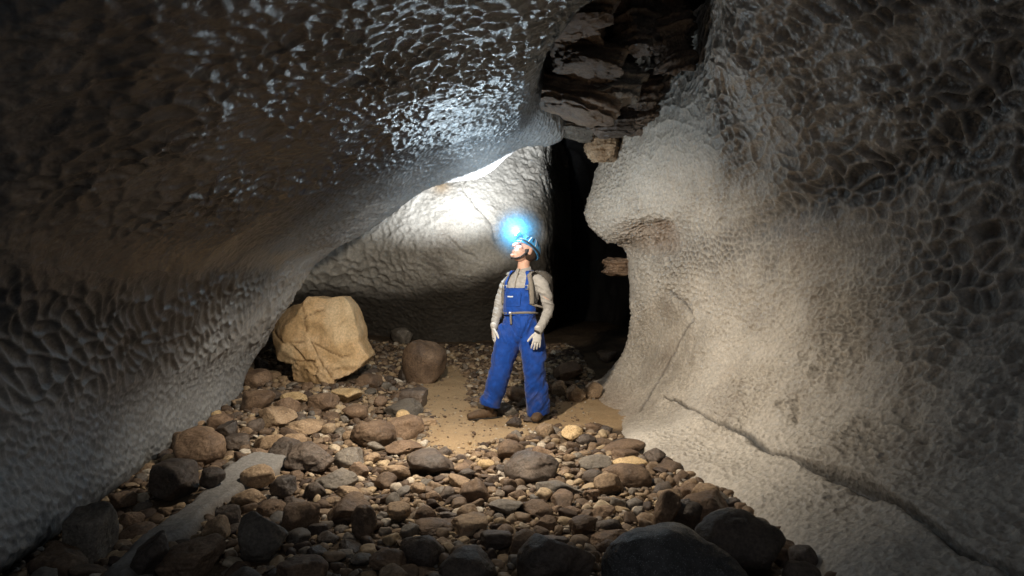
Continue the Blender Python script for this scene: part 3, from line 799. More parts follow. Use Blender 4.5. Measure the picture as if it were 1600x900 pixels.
for key, L in gdict.items():
    size, shape, tone, rel, lm = key
    L.sort(key=lambda q: q[6])
    for i, q in enumerate(L):
        pre = ''
        if len(L) > 1: pre = {0: 'nearer ', len(L) - 1: 'farther '}.get(i, 'middle ')
        q[0]['label'] = f'{pre}{size} {shape} {tone} stone {rel} {lm}'
        q[0]['category'] = 'stone'
for o in COL.objects:
    if o.name.startswith('stone') or o.name.startswith('boulder'): o['group'] = 'loose stones on the cave floor'

# ---- pebbles and small rubble: uncountable
def pebbles():
    rg = np.random.default_rng(99)
    KD = ['cobble', 'angular', 'block', 'cobble', 'angular', 'angular', 'angular', 'cobble', 'block', 'angular']
    lib = [rock_verts(2, 5000 + k, kd, 1.2)[0] for k, kd in enumerate(KD)]
    libh = [rock_verts(3, 5100 + k, kd, 1.2)[0] for k, kd in enumerate(KD)]
    cell = .25; buck = defaultdict(list)
    for (a, b, c, _) in OCC:
        n = int(c / cell) + 1
        for i in range(-n, n + 1):
            for j in range(-n, n + 1): buck[(int(a // cell) + i, int(b // cell) + j)].append((a, b, c))
    fine = defaultdict(list); fc = .09
    Vs, Fs, Ts, base = [], [], [], 0
    specs = [(.034, .056, 3600, 22000, .70), (.018, .03, 6500, 32000, .72), (.008, .018, 13000, 42000, .62)]
    for (r0, r1, cnt, mx, kk) in specs:
        got = 0
        X = rg.uniform(-3.4, 1.5, mx); Yv = 2.6 + (rg.random(mx) ** .9) * 7.6; R = r0 + (r1 - r0) * rg.random(mx) ** 1.6
        sm = poly_mask(X, Yv, SAND, .25); st = poly_mask(X, Yv, STRIP, .06)
        U = rg.random(mx)
        for x, y, r, u, s_, t_ in zip(X, Yv, R, U, sm, st):
            if got >= cnt: break
            if x < xr_left(y) - .1 or x > xr_right(y) + .02: continue
            if abs(x / y * F) > 840: continue
            if u < s_ * 1.1 - (.22 if r < .014 else (.12 if r < .02 else 0)) or t_ > .25: continue
            if r < .018 and y > 7.5 and u < .3: continue
            bad = False
            for (a, b, c) in buck.get((int(x // cell), int(y // cell)), ()):
                if (x - a) ** 2 + (y - b) ** 2 < ((c + r) * .8) ** 2: bad = True; break
            if bad: continue
            ci, cj = int(x // fc), int(y // fc)
            for i in (-1, 0, 1):
                for j in (-1, 0, 1):
                    for (a, b, c) in fine.get((ci + i, cj + j), ()):
                        if (x - a) ** 2 + (y - b) ** 2 < ((c + r) * kk) ** 2: bad = True; break
                    if bad: break
                if bad: break
            if bad: continue
            fine[(ci, cj)].append((x, y, r)); got += 1
            hi = r / y > .0075
            V = (libh if hi else lib)[rg.integers(10)] * np.array([r * rg.uniform(1, 1.25), r * rg.uniform(.75, 1), r * rg.uniform(.35, .85)])
            V = V @ rot_rand(rg, 1.3).T
            V = V + np.array([x, y, ground_z(x, y) + r * (rg.uniform(-.1, .2) if s_ > .5 else rg.uniform(.05, .5))])
            Fc = ICO[3 if hi else 2][1]
            Vs.append(V); Fs.append(Fc + base); Ts.append(np.full(len(V), rg.random())); base += len(V)
    V = np.concatenate(Vs); Fc = np.concatenate(Fs)
    m = bpy.data.materials.new('mixed_gravel'); m.use_nodes = True
    t = NT(m); b = t.n['Principled BSDF']
    at = t.new('ShaderNodeAttribute', attribute_name='tone')
    r = t.new('ShaderNodeValToRGB'); e = r.color_ramp.elements
    cols = [(.0, (.05, .036, .03)), (.18, (.11, .075, .052)), (.36, (.17, .12, .08)), (.5, (.24, .17, .11)), (.62, (.15, .14, .13)), (.75, (.30, .22, .14)), (.9, (.40, .31, .2)), (1, (.5, .46, .4))]
    while len(e) < len(cols): e.new(.5)
    for k, (p, c) in enumerate(cols): e[k].position = p; e[k].color = (*c, 1)
    t.link(at.outputs['Fac'], r.inputs[0])
    tc = t.new('ShaderNodeTexCoord')
    n = t.new('ShaderNodeTexNoise'); n.inputs['Scale'].default_value = 60; n.inputs['Detail'].default_value = 6; t.link(tc.outputs['Object'], n.inputs['Vector'])
    mr = t.new('ShaderNodeMapRange'); mr.inputs['From Min'].default_value = .3; mr.inputs['From Max'].default_value = .7; mr.inputs['To Min'].default_value = .65; mr.inputs['To Max'].default_value = 1.3
    t.link(n.outputs['Fac'], mr.inputs['Value'])
    mx = t.new('ShaderNodeMix', data_type='RGBA', blend_type='MULTIPLY'); mx.inputs['Factor'].default_value = 1
    t.link(r.outputs[0], mx.inputs['A']); t.link(mr.outputs[0], mx.inputs['B']); t.link(mx.outputs['Result'], b.inputs['Base Color'])
    b.inputs['Roughness'].default_value = .7; b.inputs['Specular IOR Level'].default_value = .35
    bp = t.new('ShaderNodeBump'); bp.inputs['Strength'].default_value = .6; bp.inputs['Distance'].default_value = .005
    t.link(n.outputs['Fac'], bp.inputs['Height']); t.link(bp.outputs[0], b.inputs['Normal'])
    o = mesh_np('gravel', V, Fc, m); add_attr(o.data, 'tone', np.concatenate(Ts))
    tag(o, 'mixed brown and tan gravel and rubble covering the cave floor', 'gravel', kind='stuff')
    print('pebbles', len(Vs), len(V))
pebbles()

# ---- broken layered rock hanging in the fissure
def hang(box, Y, mat, label, kind='block', depth=1.0, seed=1, tilt=0, strata=.05, sub=6, name='hanging_rock'):
    x0, y0, x1, y1 = box
    w = (x1 - x0) / F * Y; h = (y1 - y0) / F * Y
    V, Fc = rock_verts(sub, seed, kind, 1.5)
    V = V * np.array([w / 2, w * depth / 2, h / 2])
    # layered ledges
    zz = V[:, 2] + .03 * vnoise(V, 4, seed)
    lay = np.floor(zz / .035); n = (_h(lay.astype(np.int64), lay.astype(np.int64) * 0 + seed, lay.astype(np.int64) * 0) - .5)
    fr = zz / .035 - lay
    n = n * np.clip(np.minimum(fr, 1 - fr) * 6, 0, 1)
    rad = V * np.array([1, 1, .0]); rad /= (np.linalg.norm(rad, axis=1, keepdims=True) + 1e-6)
    V = V + rad * (n * strata * 2 + fbm(V, 7, 4, seed, ridged=True) * .03)[:, None] + np.array([0, 0, 1]) * (fbm(V, 9, 3, seed + 3) * .02)[:, None]
    V = V @ np.array(Matrix.Rotation(math.radians(tilt), 3, 'Y')).T
    o = mesh_np(name, V, Fc, MATS[mat])
    cx, cy = (x0 + x1) / 2, (y0 + y1) / 2
    o.location = ((cx - 800) / F * Y, Y + w * depth * .3, CAMH + (450 - cy) / F * Y)
    tag(o, label, 'hanging rock', 'broken rock hanging in the roof fissure')
    return o
H = hang
H((838, -40, 948, 62), 5.3, 'rust', 'upper rust brown block in the roof fissure next to the dark ceiling', seed=1, tilt=8)
H((862, 55, 975, 106), 5.6, 'rust', 'broad brown ledge block with a curved pale lower edge', seed=2, tilt=12)
H((836, 108, 968, 176), 6.1, 'rust', 'long brown ledge sloping down to the left above the lit opening', seed=3, tilt=16)
H((915, 100, 1008, 160), 6.0, 'grey', 'grey layered block in the middle of the roof fissure', seed=4, tilt=-4)
H((985, 105, 1040, 165), 6.2, 'rust', 'brown knobbly block right of the grey layered block', seed=5)
H((922, 150, 1010, 212), 6.6, 'dark', 'dark tangled rock just above the square tan block', seed=6, kind='angular')
H((962, -50, 1040, 92), 5.4, 'dark', 'dark upright slab at the top between two brown masses', seed=7, kind='angular')
H((1020, -40, 1088, 115), 5.5, 'rust', 'tall brown mass hanging against the top of the right wall', seed=8, tilt=-10)
H((975, 165, 1040, 215), 6.8, 'rust', 'brown crumbly rock where the fissure meets the pale nose', seed=9, kind='angular')
H((918, 196, 972, 250), 7.3, 'tan', 'small square tan block hanging beside the pale nose of the right wall', seed=10, strata=.02)
H((880, -30, 960, 30), 4.9, 'rust', 'brown slab at the very top edge above the fissure blocks', seed=13, tilt=-6)
H((925, 20, 1000, 110), 6.3, 'dark', 'dark recessed block deep between the fissure ledges', seed=14, kind='angular')
H((1000, 110, 1052, 196), 6.4, 'rust', 'brown rock plastered against the upper right wall below the tall mass', seed=15, kind='angular')
H((868, 178, 942, 214), 7.0, 'grey', 'thin grey ledge hanging over the top of the dark passage', seed=11, tilt=6)
H((948, 400, 996, 430), 8.15, 'brown', 'little tan flake sticking out under the pale nose into the passage', seed=12, name='rock_flake')
# ================================================================ PERSON
PX, PY_ = .062, 6.55
PZ = max(ground_z(-.3, PY_), ground_z(.26, PY_)) - .005
FV = np.array([-.56, -.8285, 0.0]); SV = np.array([.8285, -.56, 0.0])

def tube(path, radii, side=(1, 0, 0), seg=28, sub=6, cap=True, sup=2.0):
    P = np.array(path, float); R = np.array([r if np.ndim(r) else (r, r) for r in radii], float)
    n = len(P)
    P = refine(P, [sub] * (n - 1)); R = refine(R, [sub] * (n - 1))
    T = np.gradient(P, axis=0); T /= np.linalg.norm(T, axis=1, keepdims=True)
    s = np.array(side, float)
    A = s - (T @ s)[:, None] * T; A /= np.linalg.norm(A, axis=1, keepdims=True)
    Bv = np.cross(T, A)
    th = np.arange(seg) / seg * 2 * math.pi
    c = np.sign(np.cos(th)) * np.abs(np.cos(th)) ** (2 / sup); q = np.sign(np.sin(th)) * np.abs(np.sin(th)) ** (2 / sup)
    if cap:   # rounded ends
        for end in (0, -1):
            sg = -1 if end == 0 else 1
            rr = R[end].min()
            ex = [(P[end] + T[end] * sg * rr * math.sin(a) * .8, R[end] * max(math.cos(a), .05)) for a in (.5, 1.0, 1.5)]
            eP = np.array([e[0] for e in ex]); eR = np.array([e[1] for e in ex])
            if end == 0:
                P = np.concatenate([eP[::-1], P]); R = np.concatenate([eR[::-1], R]); A = np.concatenate([A[:1]] * 3 + [A]); Bv = np.concatenate([Bv[:1]] * 3 + [Bv]); T = np.concatenate([T[:1]] * 3 + [T])
            else:
                P = np.concatenate([P, eP]); R = np.concatenate([R, eR]); A = np.concatenate([A] + [A[-1:]] * 3); Bv = np.concatenate([Bv] + [Bv[-1:]] * 3); T = np.concatenate([T] + [T[-1:]] * 3)
    V = P[:, None, :] + A[:, None, :] * (R[:, 0, None] * c)[..., None] + Bv[:, None, :] * (R[:, 1, None] * q)[..., None]
    m = len(P); a = np.arange(m * seg).reshape(m, seg); b = np.roll(a, -1, 1)
    Fq = np.stack([a[:-1], b[:-1], b[1:], a[1:]], -1).reshape(-1, 4).tolist()
    Fq.append(a[0][::-1].tolist()); Fq.append(a[-1].tolist())
    return V.reshape(-1, 3), Fq
def ell(c, r, sub=3):
    P, Fc = ICO[sub]; return P * np.array(r) + np.array(c), Fc.tolist()
def join(parts):
    V, Fq, b = [], [], 0
    for v, f in parts:
        V.append(np.asarray(v)); Fq += [[i + b for i in q] for q in f]; b += len(v)
    return np.concatenate(V), Fq
def bake(parts, voxel, smooth=4, factor=.5):
    """union of closed pieces as one continuous skin"""
    V, Fq = join(parts)
    me = mesh_np('tmp', V, Fq, None, link=False, smooth=False)
    o = bpy.data.objects.new('tmp', me); COL.objects.link(o)
    m = o.modifiers.new('r', 'REMESH'); m.mode = 'VOXEL'; m.voxel_size = voxel; m.use_smooth_shade = True
    if smooth:
        m = o.modifiers.new('s', 'SMOOTH'); m.iterations = smooth; m.factor = factor
    dg = bpy.context.evaluated_depsgraph_get(); dg.update()
    e = bpy.data.meshes.new_from_object(o.evaluated_get(dg))
    bpy.data.objects.remove(o); bpy.data.meshes.remove(me)
    n = len(e.vertices); V = np.empty(n * 3); e.vertices.foreach_get('co', V); V = V.reshape(-1, 3)
    N = np.empty(n * 3); e.vertices.foreach_get('normal', N); N = N.reshape(-1, 3)
    Fq = np.array([p.vertices[:] for p in e.polygons], dtype=np.int32)
    bpy.data.meshes.remove(e)
    return V, N, Fq
def shift(V): return V - np.array([PX, 0, 0])
def ribbon(pts, nrm, width, thick, wdir=None):
    """flat strap following points; nrm = outward normals"""
    P = np.array(pts, float); N = np.array(nrm, float); N /= np.linalg.norm(N, axis=1, keepdims=True)
    T = np.gradient(P, axis=0); T /= np.linalg.norm(T, axis=1, keepdims=True)
    Wd = np.cross(T, N); Wd /= np.linalg.norm(Wd, axis=1, keepdims=True)
    h = width / 2
    ring = [P + Wd * h, P + Wd * h * .9 + N * thick, P - Wd * h * .9 + N * thick, P - Wd * h]
    V = np.stack(ring, 1); m = len(P)
    a = np.arange(m * 4).reshape(m, 4); b = np.roll(a, -1, 1)
    Fq = np.stack([a[:-1], b[:-1], b[1:], a[1:]], -1).reshape(-1, 4).tolist(); Fq += [a[0][::-1].tolist(), a[-1].tolist()]
    return V.reshape(-1, 3), Fq

M_SKIN = plain_mat('skin', (.50, .31, .24), .62, .3, .08, 60)
M_BLUE = plain_mat('blue_workwear', (.003, .048, .29), .75, .25, .22, 25, bump=.5, sheen=.15, dirt=(.10, .085, .075))
M_SHIRT = plain_mat('grey_knit_shirt', (.29, .29, .29), .85, .2, .16, 40, bump=.4, sheen=.2)
M_GLOVE = plain_mat('pale_grey_glove', (.50, .51, .52), .8, .2, .1, 60, bump=.3)
M_BOOT = plain_mat('brown_boot', (.10, .065, .04), .65, .35, .2, 50, bump=.4)
M_SOLE = plain_mat('dark_sole', (.03, .028, .026), .8, .3, .1)
M_HELM = plain_mat('helmet_blue', (.05, .24, .52), .3, .5, .04, 10)
M_BLACK = plain_mat('black_webbing', (.025, .025, .028), .7, .3, .1)
M_STRAP = plain_mat('grey_webbing', (.17, .16, .145), .8, .25, .15, 80)
M_PACK = plain_mat('taupe_backpack_cloth', (.085, .08, .075), .85, .2, .15, 40, bump=.4)
M_METAL = plain_mat('buckle_metal', (.5, .5, .5), .35, .5, .05, metal=.8)
M_PATCH = plain_mat('pale_badge', (.55, .62, .72), .7, .3, .08)
M_LENS = plain_mat('headlamp_lens', (.9, .95, 1), .2, .5, 0, emis=(.75, .9, 1), estr=160)
M_HAIR = plain_mat('dark_hair', (.04, .025, .018), .6, .3, .2)
M_EYE = plain_mat('eye', (.03, .02, .015), .2, .5, .0)

person = empty('person', (PX, PY_, PZ))
tag(person, 'standing caver in blue bib overalls and blue helmet with a lit headlamp, looking up', 'person')

# ---- torso definition (z, centre x, side radius, depth radius)
TZ = np.array([.80, .90, 1.0, 1.12, 1.22, 1.31, 1.37, 1.405, 1.435])
TCX = np.array([.075, .075, .078, .09, .10, .108, .112, .112, .110])
TCY = np.array([0, 0, .005, .01, .01, .01, .01, .005, 0])
TRA = np.array([.165, .168, .152, .162, .172, .172, .148, .105, .062])
TRB = np.array([.120, .122, .112, .118, .122, .115, .092, .075, .056])
def torso_pt(th, z, off=0.0):
    """th: pi/2 = chest front"""
    cx = np.interp(z, TZ, TCX); cy = np.interp(z, TZ, TCY); ra = np.interp(z, TZ, TRA) + off; rb = np.interp(z, TZ, TRB) + off
    return np.array([cx, cy, z]) + SV * ra * math.cos(th) + FV * rb * math.sin(th)
torso = tube([(x, y, z) for z, x, y in zip(TZ, TCX, TCY)], list(zip(TRA, TRB)), SV, 36, 4)
torso_thin = tube([(x, y, z) for z, x, y in zip(TZ[1:], TCX[1:], TCY[1:])], list(zip(TRA[1:] * .88, TRB[1:] * .88)), SV, 30, 4)
ARM_L = [(-.010, .085, 1.335), (-.058, .10, 1.275), (-.100, .10, 1.17), (-.128, .085, 1.06), (-.158, .04, .95), (-.172, .01, .875)]
ARM_R = [(.235, -.095, 1.335), (.285, -.12, 1.27), (.325, -.12, 1.16), (.343, -.10, 1.05), (.30, -.15, .94), (.245, -.20, .855)]
LEG_L = [(-.005, .02, .88), (-.03, .015, .74), (-.10, -.02, .48), (-.172, -.01, .27), (-.222, 0, .09)]
LEG_R = [(.158, -.02, .88), (.185, -.03, .72), (.222, -.06, .46), (.252, -.04, .25), (.262, -.01, .06)]
arms = [tube(ARM_L, [.048, .053, .048, .043, .039, .036], FV, 24, 5), tube(ARM_R, [.050, .055, .050, .045, .041, .037], FV, 24, 5)]
arms_thin = [tube(ARM_L, [.045, .05, .045, .038, .034, .026], FV, 20, 5), tube(ARM_R, [.045, .05, .045, .038, .034, .026], FV, 20, 5)]
legs_thin = [tube(LEG_L, [.085, .085, .06, .05, .036], SV, 20, 5), tube(LEG_R, [.085, .085, .06, .05, .036], SV, 20, 5)]

# ---- head
HC = np.array([.126, -.008, 1.610])
HS = 1.13
HR = np.array(Matrix.Rotation(math.radians(-62), 3, 'Z') @ Matrix.Rotation(math.radians(-31), 3, 'X'))
def hd(v): return np.asarray(v) * HS @ HR.T + HC
def hpart(p): return (hd(p[0]), p[1])
head = [ell((0, .012, .028), (.076, .096, .090)), ell((0, -.028, -.035), (.060, .070, .078)), ell((0, -.040, -.082), (.042, .050, .034)), ell((0, -.086, -.098), (.022, .017, .018), 2),
        tube([(0, -.088, .028), (0, -.106, .0), (0, -.118, -.024)], [(.010, .010), (.012, .012), (.0165, .012)], (1, 0, 0), 14, 4),
        ell((.030, -.084, .030), (.024, .014, .010), 2), ell((-.030, -.084, .030), (.024, .014, .010), 2),
        ell((0, -.094, -.055), (.024, .012, .0075), 2), ell((0, -.092, -.070), (.021, .012, .008), 2),
        ell((.076, .012, -.006), (.008, .018, .032), 2), ell((-.076, .012, -.006), (.008, .018, .032), 2),
        ell((.038, -.066, -.015), (.022, .022, .022), 2), ell((-.038, -.066, -.015), (.022, .022, .022), 2)]
neck = tube([(.115, .01, 1.40), (.113, .012, 1.48), (.125, .01, 1.56), (.13, .01, 1.62)], [.066, .058, .056, .055], SV, 24, 4)
feet = [tube([(-.215, .0, .10), (-.235, -.01, .05), (-.33, -.04, .035), (-.40, -.06, .025)], [.035, .036, .034, .022], (0, 1, 0), 16, 4),
        tube([(.262, 0, .10), (.258, -.02, .05), (.24, -.12, .035), (.225, -.18, .025)], [.035, .036, .034, .022], (1, 0, 0), 16, 4)]
hands_core = [tube([(-.172, .01, .875), (-.178, .0, .80)], [.024, .014], FV, 14, 3), tube([(.245, -.20, .855), (.225, -.205, .78)], [.024, .014], FV, 14, 3)]
V, N, Fq = bake([torso_thin] + arms_thin + legs_thin + [neck] + [hpart(p) for p in head] + feet + hands_core, .0048, 2, .5)
mesh_np('body', shift(V), Fq, M_SKIN, person)
for sx in (1, -1):
    v, f = ell((sx * .029, -.083, .012), (.014, .008, .0055), 3)
    mesh_np('eye', shift(hd(v)), f, M_EYE, person)
    v, f = tube([(sx * .012, -.098, .034), (sx * .03, -.098, .039), (sx * .048, -.086, .034)], [.003, .0045, .003], (0, 0, 1), 8, 3)
    mesh_np('eyebrow', shift(hd(v)), f, M_HAIR, person)
v, f = ell((0, .025, .0), (.079, .090, .075), 4)
k = (v[:, 2] < .04)
mesh_np('hair', shift(hd(v)), f, M_HAIR, person)

# ---- shirt
V, N, Fq = bake([tube([(x, y, z) for z, x, y in zip(TZ[2:], TCX[2:], TCY[2:])], list(zip(TRA[2:] - np.array([.008, .004, 0, 0, 0, 0, 0]), TRB[2:] - np.array([.008, .004, 0, 0, 0, 0, 0]))), SV, 36, 4, cap=False)] + arms, .006, 3)
def folds(V, N, sc, amp, seed, diag=(0, 0, 0), thr=-.1):
    Q = V.copy(); w = vnoise(V, 5, seed + 3)
    Q[:, 2] = Q[:, 2] * 2.1 + V[:, 0] * 1.1 + .08 * w; Q[:, 0] *= .7; Q[:, 1] *= .7
    r = fbm(Q, sc, 3, seed, ridged=True)
    return V + N * (np.clip(r - thr, -.4, 1) * amp)[:, None]
armmask = np.clip(1 - np.abs((V - np.array([.11, 0, 0])) @ SV) / .17, 0, 1)
V2 = folds(V, N, 8, .013, 51)
V = V * (armmask * .45)[:, None] + V2 * (1 - armmask * .45)[:, None]
shirt = mesh_np('shirt', shift(V), Fq, M_SHIRT, person)
# collar with its zip
th = np.linspace(-math.pi * .92, math.pi * .92, 40)
cp = [np.array([.112, .005, 1.432 + .016 * math.cos(t_)]) - FV * .064 * math.cos(t_) * 1 + SV * .066 * math.sin(t_) for t_ in th]
cn = [p - np.array([.112, .01, p[2]]) for p in cp]
v, f = ribbon(cp, [c_ + np.array([0, 0, .03]) for c_ in cn], .045, .008); mesh_np('collar', shift(v), f, M_SHIRT, person)
zp = [torso_pt(math.pi / 2 + .03, z, .008) for z in np.linspace(1.25, 1.44, 10)]
v, f = ribbon(zp, [FV] * 10, .010, .004); mesh_np('zip', shift(v), f, M_STRAP, person)

# ---- overalls: trousers and hips
hips = tube([(.075, 0, .80), (.075, 0, .90), (.078, .005, 1.0), (.080, .006, 1.03)], [(.165, .125), (.178, .135), (.162, .124), (.163, .124)], SV, 36, 5, cap=False)
legL = tube([(-.01, .015, .90), (-.03, .015, .76), (-.075, -.005, .60), (-.11, -.02, .46), (-.16, -.015, .30), (-.212, 0, .135)], [(.10, .115), (.122, .128), (.112, .118), (.103, .104), (.100, .100), (.108, .106)], SV, 30, 6, cap=False)
legR = tube([(.158, -.02, .90), (.180, -.03, .76), (.205, -.05, .60), (.222, -.06, .46), (.246, -.045, .28), (.262, -.01, .055)], [(.10, .115), (.120, .128), (.114, .118), (.106, .108), (.102, .104), (.108, .108)], SV, 30, 6, cap=False)
V, N, Fq = bake([hips, legL, legR, ell((.078, -.006, .80), (.13, .12, .09), 4)], .0065, 3)
def folds2(V, N, amp, seed):
    Q = V.copy(); Q[:, 2] = V[:, 2] * 1.0 + V[:, 0] * 1.3 * np.sign(.08 - V[:, 0]) * 1.0; Q[:, 0] *= 1.2
    w = fbm(V, 3, 2, seed + 9) * .12
    Q[:, 2] += w
    r = fbm(Q * np.array([.6, .6, 1.5]), 4.2, 4, seed, ridged=True, gain=.45)
    mask = .35 + .65 * sstep(-.25, .3, fbm(V, 3.2, 2, seed + 30)) + .5 * sstep(.42, .2, V[:, 2])
    return V + N * ((r - .2) * amp * mask)[:, None]
V = folds2(V, N, .030, 71); V = V + N * (fbm(V * np.array([1, 1, .45]), 16, 2, 88, ridged=True) * .004)[:, None]
overalls = mesh_np('overalls', shift(V), Fq, M_BLUE, person)
add_attr(overalls.data, 'dirt', np.clip(sstep(0, .5, fbm(V, 12, 4, 400)) * (.08 + .2 * sstep(.55, .1, V[:, 2])), 0, .8))
# bib
nz, nt = 34, 40
Vb = []
for i in range(nz):
    z = 1.0 + (1.255 - 1.0) * i / (nz - 1)
    half = np.interp(z, [1.0, 1.06, 1.12, 1.19, 1.255], [1.75, 1.45, .98, .80, .72])
    for j in range(nt):
        a = math.pi / 2 + half * (1 - 2 * j / (nt - 1))
        Vb.append(torso_pt(a, z, .016 + .012 * max(0, math.cos((a - math.pi / 2))) ))
Vb = np.array(Vb); G_ = Vb.reshape(nz, nt, 3); nb = gnormals(G_); 
if (nb[nz // 2, nt // 2] @ FV) < 0: nb = -nb
G_ = G_ + nb * (fbm(G_, 14, 3, 91, ridged=True) * .007)[..., None]
back = G_ - nb * .006
a = np.arange(nz * nt).reshape(nz, nt)
Fb = gfaces(nz, nt).tolist() + (gfaces(nz, nt, True) + nz * nt).tolist()
edge = list(a[0]) + list(a[1:, -1]) + list(a[-1, -2::-1]) + list(a[-2:0:-1, 0])
for k in range(len(edge)):
    p, q = int(edge[k]), int(edge[(k + 1) % len(edge)]); Fb.append([p, q, q + nz * nt, p + nz * nt])
bib = mesh_np('bib', shift(np.concatenate([G_.reshape(-1, 3), back.reshape(-1, 3)])), Fb, M_BLUE, person)
# pocket and its pale badge
def patch(name, a0, a1, z0, z1, off, mat, parent, n=12):
    Z = np.linspace(z0, z1, n); A = np.linspace(a1, a0, n)
    g = np.array([[torso_pt(t_, z_, off) for t_ in A] for z_ in Z]); gb = np.array([[torso_pt(t_, z_, off - .012) for t_ in A] for z_ in Z])
    aa = np.arange(n * n).reshape(n, n); ff = gfaces(n, n).tolist() + (gfaces(n, n, True) + n * n).tolist()
    ed = list(aa[0]) + list(aa[1:, -1]) + list(aa[-1, -2::-1]) + list(aa[-2:0:-1, 0])
    for k in range(len(ed)):
        p, q = int(ed[k]), int(ed[(k + 1) % len(ed)]); ff.append([p, q, q + n * n, p + n * n])
    o = mesh_np(name, shift(np.concatenate([g.reshape(-1, 3), gb.reshape(-1, 3)])), ff, mat); o.parent = parent
    return o
patch('pocket', 1.15, 2.0, 1.085, 1.205, .036, M_BLUE, bib)
patch('badge', 1.55, 1.88, 1.168, 1.180, .0395, M_PATCH, bib)
patch('pocket_flap', 1.13, 2.02, 1.19, 1.215, .0395, M_BLUE, bib)
# shoulder straps of the overalls
for s_, a0 in ((1, .98), (-1, 2.16)):
    pts, nn = [], []
    for z in np.linspace(1.235, 1.40, 12):
        q = (z - 1.235) / .165
        aa = a0 + (-.12 if s_ > 0 else .12) * q
        pts.append(torso_pt(aa, z, .026 + .006 * q)); nn.append(FV * (1 - .6 * q) + np.array([0, 0, q * .9]) + SV * .1 * s_)
    top = pts[-1]
    for q in np.linspace(.12, 1, 10):
        ang = q * math.pi * .9
        pts.append(top + np.array([0, 0, .045 * math.sin(ang) + .0]) - FV * .085 * (1 - math.cos(ang)) - np.array([0, 0, .06 * q])); nn.append(FV * math.cos(ang) + np.array([0, 0, .4 + math.sin(ang)]))
    v, f = ribbon(pts, nn, .036, .006)
    st = mesh_np('strap', shift(v), f, M_BLUE, overalls)
    bq = torso_pt(a0 - (.03 if s_ > 0 else -.03), 1.262, .034)
    v, f = join([tube([bq + np.array([0, 0, dz]) - SV * .02, bq + np.array([0, 0, dz]) + SV * .02], [.004, .004], (0, 0, 1), 8, 2) for dz in (-.018, .018)] + [tube([bq + SV * d - np.array([0, 0, .02]), bq + SV * d + np.array([0, 0, .02])], [.004, .004], SV, 8, 2) for d in (-.02, .02)])
    mesh_np('buckle', shift(v), f, M_METAL, st)
# belt
th = np.linspace(0, 2 * math.pi, 60)
bp_ = [torso_pt(t_, 1.018 + .006 * math.sin(2 * t_), .024) for t_ in th]
v, f = ribbon(bp_, [p - np.array([.08, .005, p[2]]) for p in bp_], .022, .006); belt = mesh_np('belt', shift(v), f, M_STRAP, person)
bt = torso_pt(math.pi / 2 + .05, 1.0, .034)
v, f = ribbon([bt + FV * .006 * math.sin(q * 3) + np.array([0, 0, .02 - q * .11]) + SV * .006 * q for q in np.linspace(0, 1, 8)], [FV] * 8, .022, .005)
mesh_np('belt_tail', shift(v), f, M_STRAP, belt)
v, f = ell(bt + np.array([0, 0, .018]) + FV * .006, (.02, .01, .014), 3); mesh_np('buckle', shift(v), f, M_METAL, belt)

# ---- gloves
def glove(wrist, d, w, curl=.5, mirror=1, seed=0):
    wrist = np.array(wrist, float); d = np.array(d, float); d /= np.linalg.norm(d)
    w = np.array(w, float); w -= (w @ d) * d; w /= np.linalg.norm(w); n = np.cross(d, w) * mirror    # curl towards -n
    parts = [tube([wrist - d * .035, wrist, wrist + d * .03, wrist + d * .06, wrist + d * .092], [(.036, .034), (.030, .024), (.036, .019), (.042, .018), (.041, .0145)], w, 20, 4)]
    for k, (off, L, r, sp) in enumerate(((-.031, .062, .0092, -.14), (-.0105, .076, .0100, -.04), (.0105, .083, .0102, .04), (.0315, .074, .0100, .13))):
        b = wrist + d * (.086 if k else .080) + w * off
        dd = d + w * sp; dd /= np.linalg.norm(dd)
        c = curl * (1 + .12 * (1 - k))
        p1 = b + dd * L * .42 - n * L * .10 * c
        p2 = p1 + dd * L * .30 - n * L * .26 * c
        p3 = p2 + dd * L * .24 - n * L * .34 * c
        parts.append(tube([b - dd * .02, b, p1, p2, p3], [r, r * 1.03, r, r * .95, r * .84], w, 14, 3))
    tb = wrist + d * .028 + w * .030
    td = d * .72 + w * .62 - n * .25; td /= np.linalg.norm(td)
    parts.append(tube([tb - td * .02, tb + td * .012, tb + td * .042, tb + td * .062 + d * .006, tb + td * .078 + d * .014], [.014, .014, .0115, .011, .009], w, 14, 3))
    V, N, Fq = bake(parts, .0026, 2)
    V = V + N * (fbm(V, 60, 2, seed) * .0012)[:, None]
    return V, Fq
v, f = glove((-.174, .008, .868), (.02, -.10, -1), (.35, -.93, 0), .7, 1, 1)
mesh_np('glove', shift(v), f, M_GLOVE, person)
v, f = glove((.241, -.202, .848), (-.12, -.10, -1), (-.93, -.2, .1), .45, -1, 2)
mesh_np('glove', shift(v), f, M_GLOVE, person)
v, f = tube([(.252, -.195, .87), (.243, -.203, .852)], [.040, .039], FV, 20, 3); mesh_np('wristband', shift(v), f, M_BLACK, person)

